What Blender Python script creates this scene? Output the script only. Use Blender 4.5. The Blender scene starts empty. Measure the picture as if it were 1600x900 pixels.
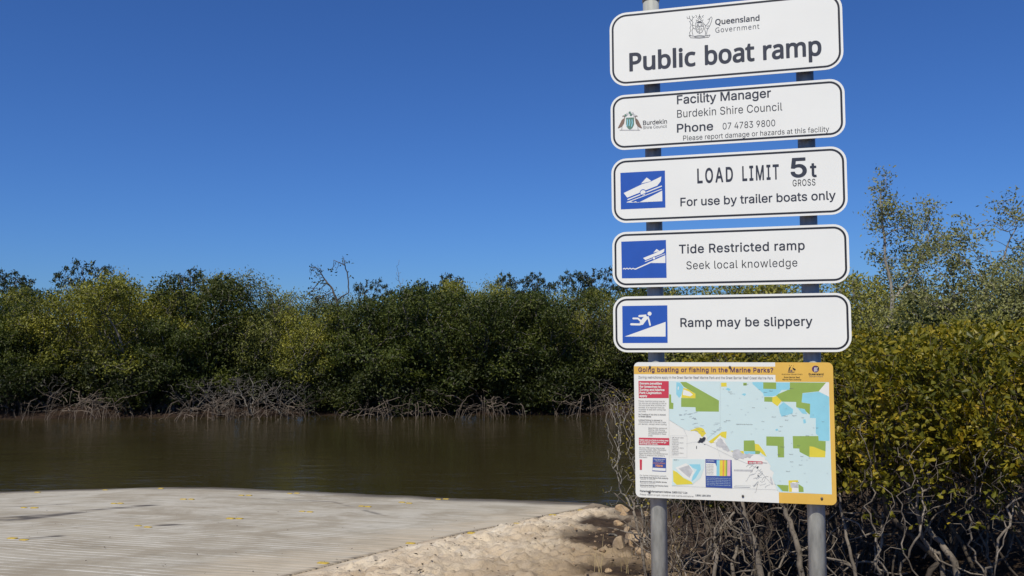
import bpy, math, random
import numpy as np
from mathutils import Vector, Matrix
from mathutils.geometry import tessellate_polygon, interpolate_bezier, delaunay_2d_cdt

D = bpy.data
SC = bpy.context.scene
COL = SC.collection
rad = math.radians

# ------------------------------------------------------------------ camera
F = 1350.0                      # focal length in pixels of a 1600 px wide frame
PITCH, ROLL = rad(3.37), rad(-0.325)
EYE = 3.2                       # metres above the water
cam = D.cameras.new("camera"); cam.lens = F / 1600 * 36; cam.sensor_width = 36
cam.clip_start = 0.05; cam.clip_end = 3000
cam_ob = D.objects.new("camera", cam); COL.objects.link(cam_ob)
cam_ob.matrix_world = Matrix.Translation((0, 0, EYE)) @ Matrix.Rotation(rad(90) + PITCH, 4, 'X') @ Matrix.Rotation(ROLL, 4, 'Z')
SC.camera = cam_ob

# ------------------------------------------------------------------ sky, sun, exposure
SUN_EL, SUN_AZ = rad(54), rad(20)        # the sun stands behind the camera, 20 degrees to its left
sun_dir = Vector((-math.sin(SUN_AZ) * math.cos(SUN_EL), -math.cos(SUN_AZ) * math.cos(SUN_EL), math.sin(SUN_EL)))
world = D.worlds.new("World"); SC.world = world; world.use_nodes = True
wt = world.node_tree
bg = wt.nodes["Background"]
sky = wt.nodes.new("ShaderNodeTexSky"); sky.sky_type = 'NISHITA'; sky.sun_disc = False
sky.sun_elevation = SUN_EL; sky.sun_rotation = rad(180) + SUN_AZ
sky.air_density = 1.0; sky.dust_density = 0.3; sky.ozone_density = 4.0; sky.altitude = 0
hs = wt.nodes.new("ShaderNodeMix"); hs.data_type = 'RGBA'; hs.blend_type = 'MULTIPLY'; hs.inputs[0].default_value = 1.0
hs.inputs[7].default_value = (0.36, 0.635, 1.12, 1)       # the phone camera's deep blue rendering of a clear sky
wt.links.new(sky.outputs[0], hs.inputs[6])
wt.links.new(hs.outputs[2], bg.inputs[0]); bg.inputs[1].default_value = 0.08
sl = D.lights.new("sun", 'SUN'); sl.energy = 4.2; sl.angle = rad(0.5); sl.color = (1.0, 0.95, 0.78)
so = D.objects.new("sun", sl); COL.objects.link(so)
so.rotation_euler = (-sun_dir).to_track_quat('-Z', 'Y').to_euler(); so.location = (-10, -20, 40)
SC.view_settings.view_transform = 'Standard'; SC.view_settings.look = 'None'
SC.view_settings.exposure = 0.1; SC.view_settings.gamma = 1.0
SC.cycles.max_bounces = 6; SC.cycles.diffuse_bounces = 3; SC.cycles.glossy_bounces = 3
SC.cycles.transmission_bounces = 3; SC.cycles.caustics_reflective = False; SC.cycles.caustics_refractive = False

# ------------------------------------------------------------------ helpers: rays
def ray(px, py):
    a, b = px - 800.0, 450.0 - py
    c, s = math.cos(ROLL), math.sin(ROLL)
    a, b = a * c - b * s, a * s + b * c
    c, s = math.cos(PITCH), math.sin(PITCH)
    return Vector((a / F, c - s * b / F, s + c * b / F))
def at(px, py, Y):
    d = ray(px, py); t = Y / d.y
    return Vector((d.x * t, Y, EYE + d.z * t))

# ------------------------------------------------------------------ helpers: noise
def _hash(ix, iy, seed):
    h = (ix.astype(np.int64) * 374761393 + iy.astype(np.int64) * 668265263 + seed * 1442695041) & 0x7fffffff
    h = ((h ^ (h >> 13)) * 1274126177) & 0x7fffffff
    return ((h ^ (h >> 16)) & 0xffff) / 65535.0
def vnoise(x, y, seed=0):
    x = np.asarray(x, float); y = np.asarray(y, float)
    ix, iy = np.floor(x), np.floor(y); fx, fy = x - ix, y - iy
    fx = fx * fx * (3 - 2 * fx); fy = fy * fy * (3 - 2 * fy)
    a = _hash(ix, iy, seed); b = _hash(ix + 1, iy, seed); c = _hash(ix, iy + 1, seed); d = _hash(ix + 1, iy + 1, seed)
    return (a * (1 - fx) + b * fx) * (1 - fy) + (c * (1 - fx) + d * fx) * fy
def fbm(x, y, seed=0, oct=4, gain=0.5):
    s = 0; a = 1; n = 0
    for k in range(oct):
        s = s + a * vnoise(x * 2 ** k, y * 2 ** k, seed + k * 17); n += a; a *= gain
    return s / n
def sstep(e0, e1, x):
    t = np.clip((x - e0) / (e1 - e0), 0, 1); return t * t * (3 - 2 * t)

# ------------------------------------------------------------------ helpers: meshes and objects
class MB:
    def __init__(s): s.v = []; s.f = []; s.m = []; s.n = 0
    def add(s, verts, faces, mi=0):
        verts = np.asarray(verts, float).reshape(-1, 3)
        for f in faces: s.f.append([i + s.n for i in f]); s.m.append(mi)
        s.v.append(verts); s.n += len(verts)
    def quads(s, verts, q, mi=0):
        verts = np.asarray(verts, float).reshape(-1, 3); q = np.asarray(q, int) + s.n
        s.f.extend(q.tolist()); s.m.extend([mi] * len(q)); s.v.append(verts); s.n += len(verts)
    def mesh(s, name, mats, smooth=False):
        me = D.meshes.new(name)
        V = np.concatenate(s.v) if s.v else np.zeros((0, 3))
        me.vertices.add(len(V)); me.vertices.foreach_set("co", V.astype(np.float32).ravel())
        L = [i for f in s.f for i in f]; n = np.array([len(f) for f in s.f], int)
        me.loops.add(len(L)); me.loops.foreach_set("vertex_index", np.array(L, np.int32))
        me.polygons.add(len(n)); me.polygons.foreach_set("loop_start", (np.cumsum(n) - n).astype(np.int32))
        for m in (mats if isinstance(mats, (list, tuple)) else [mats]): me.materials.append(m)
        me.polygons.foreach_set("material_index", np.array(s.m, np.int32))
        me.polygons.foreach_set("use_smooth", np.full(len(n), smooth))
        me.update(calc_edges=True); me.validate()
        return me
    def box(s, x0, x1, y0, y1, z0, z1, mi=0):
        v = [(x, y, z) for x in (x0, x1) for y in (y0, y1) for z in (z0, z1)]
        s.add(v, [(0, 1, 3, 2), (4, 6, 7, 5), (0, 4, 5, 1), (2, 3, 7, 6), (0, 2, 6, 4), (1, 5, 7, 3)], mi)
    def tube(s, P, R, sides=6, mi=0, cap=True, twist=0.0):
        P = np.asarray(P, float); R = np.asarray(R, float); n = len(P)
        if n < 2: return
        T = np.gradient(P, axis=0); T /= np.linalg.norm(T, axis=1)[:, None] + 1e-9
        ax = np.eye(3)[np.argmin(np.abs(T.mean(0)))]
        A = np.cross(T, ax); A /= np.linalg.norm(A, axis=1)[:, None] + 1e-9
        B = np.cross(T, A)
        t = np.arange(sides) / sides * 2 * math.pi + twist
        V = P[:, None] + R[:, None, None] * (np.cos(t)[None, :, None] * A[:, None] + np.sin(t)[None, :, None] * B[:, None])
        i = np.arange(n - 1)[:, None] * sides; j = np.arange(sides)[None, :]; j2 = (j + 1) % sides
        q = np.stack([i + j, i + j2, i + sides + j2, i + sides + j], -1).reshape(-1, 4)
        n0 = s.n
        s.quads(V.reshape(-1, 3), q, mi)
        if cap:
            s.f.append([n0 + k for k in range(sides)][::-1]); s.m.append(mi)
            s.f.append([n0 + (n - 1) * sides + k for k in range(sides)]); s.m.append(mi)

def put(name, me, parent=None, loc=(0, 0, 0), rot=(0, 0, 0), scale=None):
    o = D.objects.new(name, me); COL.objects.link(o)
    o.location = loc; o.rotation_euler = rot
    if scale: o.scale = scale
    if parent: o.parent = parent
    return o
def tag(o, label=None, cat=None, group=None, kind=None):
    if label: o["label"] = label
    if cat: o["category"] = cat
    if group: o["group"] = group
    if kind: o["kind"] = kind
    return o
def copy_tree(o, parent=None):
    c = o.copy(); COL.objects.link(c)
    if parent: c.parent = parent
    for ch in list(o.children): copy_tree(ch, c)
    return c

# ------------------------------------------------------------------ helpers: materials
def new_mat(name):
    m = D.materials.new(name); m.use_nodes = True
    nt = m.node_tree; p = nt.nodes["Principled BSDF"]
    return m, nt, p
def nn(nt, t, **kw):
    n = nt.nodes.new(t)
    for k, v in kw.items():
        if k in n.inputs.keys(): n.inputs[k].default_value = v
        else: setattr(n, k, v)
    return n
def ramp(nt, fac, stops):
    r = nt.nodes.new("ShaderNodeValToRGB"); e = r.color_ramp.elements
    while len(e) < len(stops): e.new(0.5)
    for el, (p, c) in zip(e, stops): el.position = p; el.color = (*c, 1)
    nt.links.new(fac, r.inputs[0]); return r.outputs[0]
def mixc(nt, fac, a, b, mode='MIX'):
    m = nt.nodes.new("ShaderNodeMix"); m.data_type = 'RGBA'; m.blend_type = mode
    for s, v in ((0, fac), (6, a), (7, b)):
        if hasattr(v, "is_linked"): nt.links.new(v, m.inputs[s])
        elif s == 0: m.inputs[0].default_value = v
        else: m.inputs[s].default_value = (*v, 1)
    return m.outputs[2]
def math_n(nt, op, a, b=0.0):
    m = nt.nodes.new("ShaderNodeMath"); m.operation = op
    for s, v in ((0, a), (1, b)):
        if hasattr(v, "is_linked"): nt.links.new(v, m.inputs[s])
        else: m.inputs[s].default_value = v
    return m.outputs[0]
def noise(nt, scale, detail=4, rough=0.55, vec=None, dist=0.0):
    n = nn(nt, "ShaderNodeTexNoise", Scale=scale, Detail=detail, Roughness=rough, Distortion=dist)
    if vec is not None: nt.links.new(vec, n.inputs["Vector"])
    return n.outputs["Fac"]
def coords(nt, which="Object", scale=None, rot=None):
    t = nt.nodes.new("ShaderNodeTexCoord"); out = t.outputs[which]
    if scale or rot:
        mp = nt.nodes.new("ShaderNodeMapping"); nt.links.new(out, mp.inputs[0])
        if scale: mp.inputs["Scale"].default_value = scale
        if rot: mp.inputs["Rotation"].default_value = rot
        out = mp.outputs[0]
    return out
def attr(nt, name):
    a = nt.nodes.new("ShaderNodeAttribute"); a.attribute_name = name; return a.outputs["Fac"]
def bump(nt, p, h, strength=0.5, dist=0.02):
    b = nn(nt, "ShaderNodeBump", Strength=strength, Distance=dist)
    nt.links.new(h, b.inputs["Height"]); nt.links.new(b.outputs[0], p.inputs["Normal"])

def plain(name, c, rough=0.5, metal=0.0, var=0.06, scale=20, spec=0.5):
    m, nt, p = new_mat(name)
    co = coords(nt); f = noise(nt, scale, 3, vec=co)
    nt.links.new(ramp(nt, f, [(0.3, [x * (1 - var) for x in c]), (0.7, [min(1, x * (1 + var)) for x in c])]), p.inputs["Base Color"])
    p.inputs["Roughness"].default_value = rough; p.inputs["Metallic"].default_value = metal
    p.inputs["Specular IOR Level"].default_value = spec
    return m
def leaf_mat(name, cols, rough=0.52, transl=0.25, tcol=None, clump=0.6, objvar=0.12):
    m, nt, p = new_mat(name)
    g = nt.nodes.new("ShaderNodeNewGeometry")
    oi = nt.nodes.new("ShaderNodeObjectInfo")
    nz = noise(nt, clump, 3, 0.5, coords(nt))
    f = math_n(nt, 'ADD', math_n(nt, 'MULTIPLY', g.outputs["Random Per Island"], 0.42), math_n(nt, 'MULTIPLY', nz, 1.15))
    f = math_n(nt, 'SUBTRACT', f, 0.30)
    c = ramp(nt, f, cols)
    v = math_n(nt, 'ADD', math_n(nt, 'MULTIPLY', oi.outputs["Random"], 2 * objvar), 1 - objvar)
    h = nn(nt, "ShaderNodeHueSaturation"); nt.links.new(c, h.inputs["Color"]); nt.links.new(v, h.inputs["Value"])
    nt.links.new(h.outputs[0], p.inputs["Base Color"]); p.inputs["Roughness"].default_value = rough
    p.inputs["Specular IOR Level"].default_value = 0.28
    if transl:
        tr = nt.nodes.new("ShaderNodeBsdfTranslucent"); h2 = nn(nt, "ShaderNodeHueSaturation", Saturation=1.15, Value=1.3)
        nt.links.new(h.outputs[0], h2.inputs["Color"]); nt.links.new(h2.outputs[0], tr.inputs["Color"])
        ms = nt.nodes.new("ShaderNodeMixShader"); ms.inputs[0].default_value = transl
        out = nt.nodes["Material Output"]
        nt.links.new(p.outputs[0], ms.inputs[1]); nt.links.new(tr.outputs[0], ms.inputs[2]); nt.links.new(ms.outputs[0], out.inputs[0])
    return m
def bark_mat(name, c0, c1, scale=9):
    m, nt, p = new_mat(name)
    co = coords(nt, "Object", (1, 1, 0.35))
    f = noise(nt, scale, 5, 0.65, co); k = noise(nt, scale * 5, 3, 0.6, coords(nt))
    c = ramp(nt, f, [(0.3, c0), (0.62, c1)])
    c = mixc(nt, ramp(nt, k, [(0.56, (0, 0, 0)), (0.68, (1, 1, 1))]), c, [x * 0.55 for x in c0])
    nt.links.new(c, p.inputs["Base Color"]); p.inputs["Roughness"].default_value = 0.85
    p.inputs["Specular IOR Level"].default_value = 0.2
    bump(nt, p, k, 0.5, 0.006)
    return m

M = {}
M["bark_far"] = bark_mat("bark_far", (0.08, 0.07, 0.06), (0.23, 0.205, 0.18), 5)
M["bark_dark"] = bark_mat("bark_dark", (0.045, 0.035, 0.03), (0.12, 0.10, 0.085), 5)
M["root"] = bark_mat("root", (0.042, 0.032, 0.026), (0.18, 0.142, 0.115), 1.4)
M["dead"] = bark_mat("dead", (0.05, 0.043, 0.038), (0.20, 0.18, 0.162), 1.6)
M["bark_near"] = bark_mat("bark_near", (0.06, 0.048, 0.038), (0.25, 0.21, 0.175), 7)
M["bark_pale"] = bark_mat("bark_pale", (0.16, 0.14, 0.12), (0.36, 0.33, 0.29), 9)
M["bark_shade"] = bark_mat("bark_shade", (0.03, 0.023, 0.018), (0.11, 0.088, 0.07), 8)
M["twig_brown"] = bark_mat("twig_brown", (0.06, 0.042, 0.03), (0.17, 0.125, 0.095), 10)
M["leaf_dark"] = leaf_mat("leaf_dark", [(0.12, (0.018, 0.026, 0.007)), (0.5, (0.058, 0.076, 0.014)), (0.88, (0.150, 0.160, 0.026))])
M["leaf_yellow"] = leaf_mat("leaf_yellow", [(0.12, (0.055, 0.070, 0.014)), (0.5, (0.21, 0.21, 0.034)), (0.88, (0.40, 0.355, 0.055))])
M["leaf_olive"] = leaf_mat("leaf_olive", [(0.12, (0.045, 0.056, 0.014)), (0.5, (0.145, 0.155, 0.036)), (0.88, (0.26, 0.25, 0.060))])
M["leaf_bush"] = leaf_mat("leaf_bush", [(0.12, (0.08, 0.09, 0.022)), (0.5, (0.24, 0.235, 0.050)), (0.88, (0.38, 0.34, 0.08))], clump=1.5)
M["leaf_shaded"] = leaf_mat("leaf_shaded", [(0.12, (0.012, 0.017, 0.006)), (0.5, (0.032, 0.042, 0.010)), (0.88, (0.085, 0.09, 0.018))])  # darker copy of the dark leaf, shade between crowns put into its colour
M["leaf_rosette"] = leaf_mat("leaf_rosette", [(0.15, (0.016, 0.024, 0.012)), (0.5, (0.035, 0.05, 0.022)), (0.85, (0.06, 0.08, 0.03))], transl=0.12)
M["leaf_grey"] = leaf_mat("leaf_grey", [(0.12, (0.10, 0.11, 0.042)), (0.5, (0.22, 0.225, 0.085)), (0.88, (0.34, 0.33, 0.13))], clump=1.5)
M["leaf_near"] = leaf_mat("leaf_near", [(0.10, (0.040, 0.052, 0.009)), (0.40, (0.135, 0.132, 0.014)), (0.64, (0.27, 0.22, 0.019)), (0.92, (0.50, 0.31, 0.025))], rough=0.45, clump=1.6, transl=0.3)
M["leaf_sparse"] = leaf_mat("leaf_sparse", [(0.15, (0.10, 0.09, 0.015)), (0.5, (0.20, 0.16, 0.02)), (0.85, (0.36, 0.27, 0.03))], rough=0.4, clump=3)
M["white"] = plain("sign_white", (0.79, 0.79, 0.775), 0.38, var=0.028, scale=3)
M["ink"] = plain("sign_ink", (0.030, 0.034, 0.052), 0.45, var=0.1)
M["ink_black"] = plain("sign_black", (0.018, 0.018, 0.024), 0.4, var=0.1)
M["ink_grey"] = plain("sign_grey", (0.16, 0.16, 0.17), 0.5, var=0.1)
M["blue"] = plain("sign_blue", (0.018, 0.085, 0.42), 0.4, var=0.04)
M["yellow"] = plain("map_yellow", (0.72, 0.44, 0.085), 0.45, var=0.05, scale=9)
M["map_white"] = plain("map_white", (0.76, 0.755, 0.73), 0.45, var=0.03, scale=7)
M["map_sea"] = plain("map_sea", (0.58, 0.71, 0.73), 0.45, var=0.02, scale=8)
M["map_green"] = plain("map_green", (0.27, 0.39, 0.085), 0.45, var=0.05)
M["map_cyan"] = plain("map_cyan", (0.27, 0.59, 0.72), 0.45, var=0.05)
M["map_lemon"] = plain("map_lemon", (0.72, 0.60, 0.06), 0.45, var=0.05)
M["map_red"] = plain("map_red", (0.55, 0.045, 0.08), 0.45, var=0.05)
M["map_navy"] = plain("map_navy", (0.035, 0.075, 0.31), 0.45, var=0.05)
M["map_grey"] = plain("map_grey", (0.50, 0.50, 0.52), 0.5, var=0.15, scale=60)
M["map_purple"] = plain("map_purple", (0.085, 0.03, 0.12), 0.5, var=0.1)
M["map_orange"] = plain("map_orange", (0.75, 0.30, 0.08), 0.5, var=0.1)
M["map_pink"] = plain("map_pink", (0.70, 0.42, 0.55), 0.5, var=0.1)
M["map_teal"] = plain("map_teal", (0.10, 0.20, 0.16), 0.5, var=0.2)
M["map_line"] = plain("map_line", (0.30, 0.33, 0.36), 0.5, var=0.1)
M["map_brown"] = plain("map_brown", (0.20, 0.13, 0.10), 0.5, var=0.2)
M["marker"] = plain("marker_yellow", (0.46, 0.32, 0.05), 0.6, var=0.35, scale=60)
M["screw"] = plain("screw", (0.10, 0.09, 0.085), 0.5, 0.3, var=0.3, scale=200)
M["alu"] = plain("sign_back", (0.45, 0.46, 0.47), 0.45, 0.6)
M["straw"] = plain("straw", (0.42, 0.32, 0.17), 0.7, var=0.2)

def mat_galv():
    m, nt, p = new_mat("galvanised_steel")
    co = coords(nt, "Object", (1, 1, 0.25))
    f = noise(nt, 30, 5, 0.6, co); k = noise(nt, 4, 3, 0.5, co)
    c = ramp(nt, f, [(0.32, (0.24, 0.245, 0.235)), (0.68, (0.50, 0.50, 0.475))])
    c = mixc(nt, ramp(nt, k, [(0.45, (0, 0, 0)), (0.75, (0.6, 0.6, 0.6))]), c, (0.30, 0.30, 0.285))
    nt.links.new(c, p.inputs["Base Color"])
    p.inputs["Metallic"].default_value = 0.15; p.inputs["Roughness"].default_value = 0.55
    bump(nt, p, f, 0.1, 0.002)
    return m
M["galv"] = mat_galv()

# ------------------------------------------------------------------ ground shape
# waterline of the near bank, read as points on the water level
_wp = [at(px, py, 1) for px, py in ()]
def on_level(px, py, z=0.0):
    d = ray(px, py); t = (z - EYE) / d.z
    return Vector((d.x * t, d.y * t, z))
WL = [on_level(*p) for p in ((-250, 776), (-100, 772), (0, 768), (120, 765), (250, 761.5), (330, 761), (480, 768), (640, 774.5), (800, 781), (930, 786), (985, 789.5))]
wl_x = np.array([-80, -40] + [p.x for p in WL] + [3.4, 4.3, 5.2, 6.5, 9, 80]); wl_y = np.array([14, 15] + [p.y for p in WL] + [17.6, 20, 24, 28, 30, 31])
FB = [on_level(*p) for p in ((-200, 656), (0, 654.5), (150, 653), (300, 651), (480, 649), (600, 648), (800, 648), (950, 647.5), (1100, 646))]
fb_x = np.array([-150] + [p.x for p in FB] + [60, 150]); fb_y = np.array([33] + [p.y for p in FB] + [38, 40])
def hbase(x, y):
    x = np.asarray(x, float); y = np.asarray(y, float)
    d = np.interp(x, wl_x, wl_y) - y
    d = d + 0.25 * (fbm(x * 0.7, y * 0.2, 3) - 0.5)
    near = np.where(d > 0, 0.1 * d, 0.16 * d)
    near = np.minimum(near, 1.25 + 0.03 * (d - 12.5)); near = np.minimum(near, 1.62)
    e = y - np.interp(x, fb_x, fb_y) + 0.7 * (fbm(x * 0.45, y * 0.1, 5) - 0.5)
    far = np.where(e > 0, np.minimum(0.32 * e, 0.45 + 0.02 * e), 0.25 * e)
    return np.maximum(np.maximum(near, far), -1.2)
def hit(px, py, h=0.0):
    d = ray(px, py); t = np.arange(3.0, 45.0, 0.02)
    k = int(np.argmax(EYE + d.z * t <= hbase(d.x * t, d.y * t) + h))
    return Vector((d.x * t[k], d.y * t[k], EYE + d.z * t[k]))
ED = [hit(*p) for p in ((500, 886), (560, 870), (640, 850.5), (740, 829), (808, 815), (865, 802.5), (905, 795.5))]
_dx = (ED[2].x - ED[0].x) / (ED[2].y - ED[0].y)
ed_y = np.array([0.0] + [p.y for p in ED] + [ED[-1].y + 1.5, 30]); ed_x = np.array([ED[0].x - _dx * ED[0].y] + [p.x for p in ED] + [ED[-1].x + 0.4, ED[-1].x + 1.0])
def xe(y): return np.interp(y, ed_y, ed_x)

MUD = [(hit(px, py), rx, ry) for px, py, rx, ry in ((965, 850, 0.55, 0.9), (955, 895, 0.55, 0.5), (950, 820, 0.45, 0.9), (1010, 850, 0.9, 2.2), (1000, 900, 0.8, 0.9))]
MUD_X = hit(978, 870).x
def mudmask(x, y):
    n = fbm(x * 1.3, y * 1.3, 21)
    m = 0
    for c, rx, ry in MUD:
        m = np.maximum(m, 1 - sstep(0.5, 1.25, np.sqrt(((x - c.x) / rx) ** 2 + ((y - c.y) / ry) ** 2) + (n - 0.5) * 1.5))
    m = np.maximum(m, sstep(MUD_X + 0.1, MUD_X + 0.8, x + (n - 0.5) * 0.8))
    return m
def ground(x, y):
    h = hbase(x, y)
    s = x - xe(y)
    near = (y < 21) & (h > -0.6)
    gap = fbm(y * 1.1, y * 0 + 3.3, 8, 3)
    inside = np.where(s < 0.0, -0.14, 0.0)
    crack = np.where(s >= 0.0, -0.012, 0.0) * sstep(0.40, 0.50, gap) * (1 - sstep(0.05, 0.2, s))
    up = sstep(0.0, 0.9, s) * 0.10 * sstep(-0.02, 0.25, h)
    # footprint dimples and ridges in the sand
    q = fbm(x * 2.6 + y * 1.1, y * 2.0 - x * 0.8, 11, 3); r = fbm(x * 7 + y * 3, y * 5.2 - x * 2, 12, 3)
    u_, v_ = x * 0.8 + y * 0.6, y * 0.8 - x * 0.6          # scuffs run across the slope
    r2 = np.abs(fbm(u_ * 5.0, v_ * 13.0, 14, 3) - 0.5); r3 = fbm(u_ * 3.2, v_ * 7.0, 15, 2)
    b = ((q - 0.5) * 0.15 + (np.abs(r - 0.5) - 0.12) * 0.17 - np.clip(0.06 - r2, 0, 1) * 0.62 - 0.03 * sstep(0.55, 0.575, r3)) * sstep(0.03, 0.5, s) * sstep(0.0, 0.25, h)
    rough = (fbm(x * 1.5, y * 1.5, 31) - 0.5) * 0.15 * sstep(0, 0.4, h)
    mud = mudmask(x, y)
    out = h + np.where(near, inside + crack + up + b * (1 - 0.5 * mud) - 0.05 * mud * (s > 0), rough)
    return out

def grid_axis(lo, hi, step, far_lo, far_hi, g=1.18):
    a = list(np.arange(lo, hi + step / 2, step)); st = step
    while a[-1] < far_hi: st = min(st * g, 12); a.append(a[-1] + st)
    st = step
    while a[0] > far_lo: st = min(st * g, 12); a.insert(0, a[0] - st)
    return np.array(a)
def sheet(name, X, Y, Z, mats, smooth=True):
    ny, nx = X.shape
    i = np.arange(ny - 1)[:, None] * nx; j = np.arange(nx - 1)[None, :]
    q = np.stack([i + j, i + j + 1, i + nx + j + 1, i + nx + j], -1).reshape(-1, 4)
    mb = MB(); mb.quads(np.stack([X, Y, Z], -1).reshape(-1, 3), q)
    return mb.mesh(name, mats, smooth)
def fattr(me, name, vals):
    a = me.attributes.new(name, 'FLOAT', 'POINT'); a.data.foreach_set("value", np.asarray(vals, np.float32).ravel())

def mat_ground():
    m, nt, p = new_mat("sand_and_mud")
    co = coords(nt)
    f = noise(nt, 1.6, 5, 0.6, co); k = noise(nt, 45, 4, 0.7, co); g = noise(nt, 5, 4, 0.6, co)
    sand = ramp(nt, f, [(0.3, (0.46, 0.36, 0.26)), (0.55, (0.60, 0.50, 0.385)), (0.75, (0.64, 0.57, 0.48))])
    sand = mixc(nt, ramp(nt, k, [(0.60, (0, 0, 0)), (0.74, (0.45, 0.45, 0.45))]), sand, (0.26, 0.19, 0.13))
    sand = mixc(nt, ramp(nt, g, [(0.5, (0, 0, 0)), (0.75, (0.5, 0.5, 0.5))]), sand, (0.40, 0.29, 0.19))
    sand = mixc(nt, math_n(nt, 'MULTIPLY', attr(nt, "damp"), 0.9), sand, mixc(nt, f, (0.19, 0.13, 0.08), (0.36, 0.265, 0.17)))
    mud = ramp(nt, g, [(0.3, (0.03, 0.02, 0.014)), (0.7, (0.075, 0.05, 0.034))])
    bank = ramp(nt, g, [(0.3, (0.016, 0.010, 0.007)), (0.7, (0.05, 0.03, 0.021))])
    wet = ramp(nt, attr(nt, "wet"), [(0.0, (1, 1, 1)), (1.0, (0.5, 0.48, 0.46))])
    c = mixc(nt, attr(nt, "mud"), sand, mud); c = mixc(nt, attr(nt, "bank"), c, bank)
    c = mixc(nt, 1.0, c, wet, 'MULTIPLY')
    nt.links.new(c, p.inputs["Base Color"]); p.inputs["Roughness"].default_value = 0.9
    p.inputs["Specular IOR Level"].default_value = 0.15
    bump(nt, p, math_n(nt, 'ADD', k, math_n(nt, 'MULTIPLY', g, 2.0)), 0.9, 0.018)
    return m
gx = grid_axis(-3.6, 3.4, 0.03, -420, 420); gy = grid_axis(6.0, 17.6, 0.035, -60, 700)
X, Y = np.meshgrid(gx, gy); Z = ground(X, Y)
gme = sheet("terrain", X, Y, Z, mat_ground())
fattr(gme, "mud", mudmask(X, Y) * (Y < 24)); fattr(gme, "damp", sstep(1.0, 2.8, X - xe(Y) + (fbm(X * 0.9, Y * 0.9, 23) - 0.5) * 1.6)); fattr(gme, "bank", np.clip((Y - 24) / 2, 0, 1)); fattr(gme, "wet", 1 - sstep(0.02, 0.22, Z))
tag(put("ground", gme), kind="structure")

# ------------------------------------------------------------------ boat ramp slab
def mat_ramp():
    m, nt, p = new_mat("ramp_concrete")
    th = rad(14.5)
    t = nt.nodes.new("ShaderNodeTexCoord"); mp = nt.nodes.new("ShaderNodeMapping")
    mp.inputs["Rotation"].default_value = (0, 0, th); nt.links.new(t.outputs["Object"], mp.inputs[0])
    co = mp.outputs[0]                                   # x along the grooves, y down the ramp
    st = nt.nodes.new("ShaderNodeMapping"); st.inputs["Scale"].default_value = (0.16, 3.0, 1); nt.links.new(co, st.inputs[0])
    st2 = nt.nodes.new("ShaderNodeMapping"); st2.inputs["Scale"].default_value = (0.5, 9.0, 1); nt.links.new(co, st2.inputs[0])
    big = noise(nt, 0.5, 5, 0.6, co); fine = noise(nt, 60, 4, 0.7, co); s1 = noise(nt, 1.6, 4, 0.6, st.outputs[0]); s2 = noise(nt, 1.5, 4, 0.65, st2.outputs[0])
    w = nn(nt, "ShaderNodeTexWave", wave_type='BANDS', bands_direction='Y', Scale=2.1, Distortion=1.6)
    w.inputs["Detail Scale"].default_value = 0.6; nt.links.new(co, w.inputs["Vector"])
    groove = ramp(nt, w.outputs["Fac"], [(0.84, (0, 0, 0)), (0.96, (1, 1, 1))])
    c = ramp(nt, big, [(0.32, (0.26, 0.222, 0.168)), (0.5, (0.375, 0.33, 0.262)), (0.70, (0.44, 0.405, 0.345))])
    c = mixc(nt, ramp(nt, s1, [(0.42, (0, 0, 0)), (0.70, (0.5, 0.5, 0.5))]), c, (0.46, 0.42, 0.36))
    c = mixc(nt, ramp(nt, s2, [(0.55, (0, 0, 0)), (0.75, (0.4, 0.4, 0.4))]), c, (0.32, 0.275, 0.22))
    silt = math_n(nt, 'MULTIPLY', groove, ramp(nt, noise(nt, 1.1, 4, 0.7, st2.outputs[0]), [(0.40, (0, 0, 0)), (0.56, (1, 1, 1))]))
    c = mixc(nt, silt, c, (0.68, 0.65, 0.60))
    c = mixc(nt, ramp(nt, fine, [(0.62, (0, 0, 0)), (0.75, (0.4, 0.4, 0.4))]), c, (0.22, 0.19, 0.15))
    c = mixc(nt, attr(nt, "stain_gap_shade"), c, (0.075, 0.065, 0.06))
    blot = noise(nt, 0.9, 6, 0.7, co, 0.4)
    c = mixc(nt, ramp(nt, blot, [(0.48, (0, 0, 0)), (0.62, (0.75, 0.75, 0.75))]), c, (0.29, 0.245, 0.185))
    c = mixc(nt, ramp(nt, noise(nt, 2.6, 5, 0.7, co), [(0.56, (0, 0, 0)), (0.68, (0.4, 0.4, 0.4))]), c, (0.22, 0.20, 0.16))
    sandy = math_n(nt, 'MULTIPLY', attr(nt, "sandy"), ramp(nt, noise(nt, 2.2, 5, 0.65, st2.outputs[0]), [(0.35, (0, 0, 0)), (0.6, (1, 1, 1))]))
    c = mixc(nt, sandy, c, (0.53, 0.44, 0.33))
    wet = ramp(nt, attr(nt, "wet"), [(0.0, (1, 1, 1)), (1.0, (0.34, 0.32, 0.29))])
    c = mixc(nt, 1.0, c, wet, 'MULTIPLY')
    nt.links.new(c, p.inputs["Base Color"])
    r = ramp(nt, attr(nt, "wet"), [(0.0, (0.9,) * 3), (1.0, (0.3,) * 3)]); nt.links.new(r, p.inputs["Roughness"])
    p.inputs["Specular IOR Level"].default_value = 0.25
    h = math_n(nt, 'ADD', math_n(nt, 'MULTIPLY', w.outputs["Fac"], -0.35), math_n(nt, 'ADD', fine, math_n(nt, 'MULTIPLY', s2, 1.0)))
    bump(nt, p, h, 0.35, 0.012)
    return m
ss = np.concatenate([-np.geomspace(30, 8, 40)[:-1], np.arange(-8, -0.04, 0.045), [-0.03, -0.018, 0.0, 0.025, 0.03]])
yy = np.concatenate([np.arange(1.0, 6.0, 0.2), np.arange(6.0, 21.0, 0.06)])
S_, Y_ = np.meshgrid(ss, yy); X_ = xe(Y_) + S_
Z_ = hbase(X_, Y_) + 0.012 * (fbm(X_ * 1.2, Y_ * 1.2, 41) - 0.5)
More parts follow.
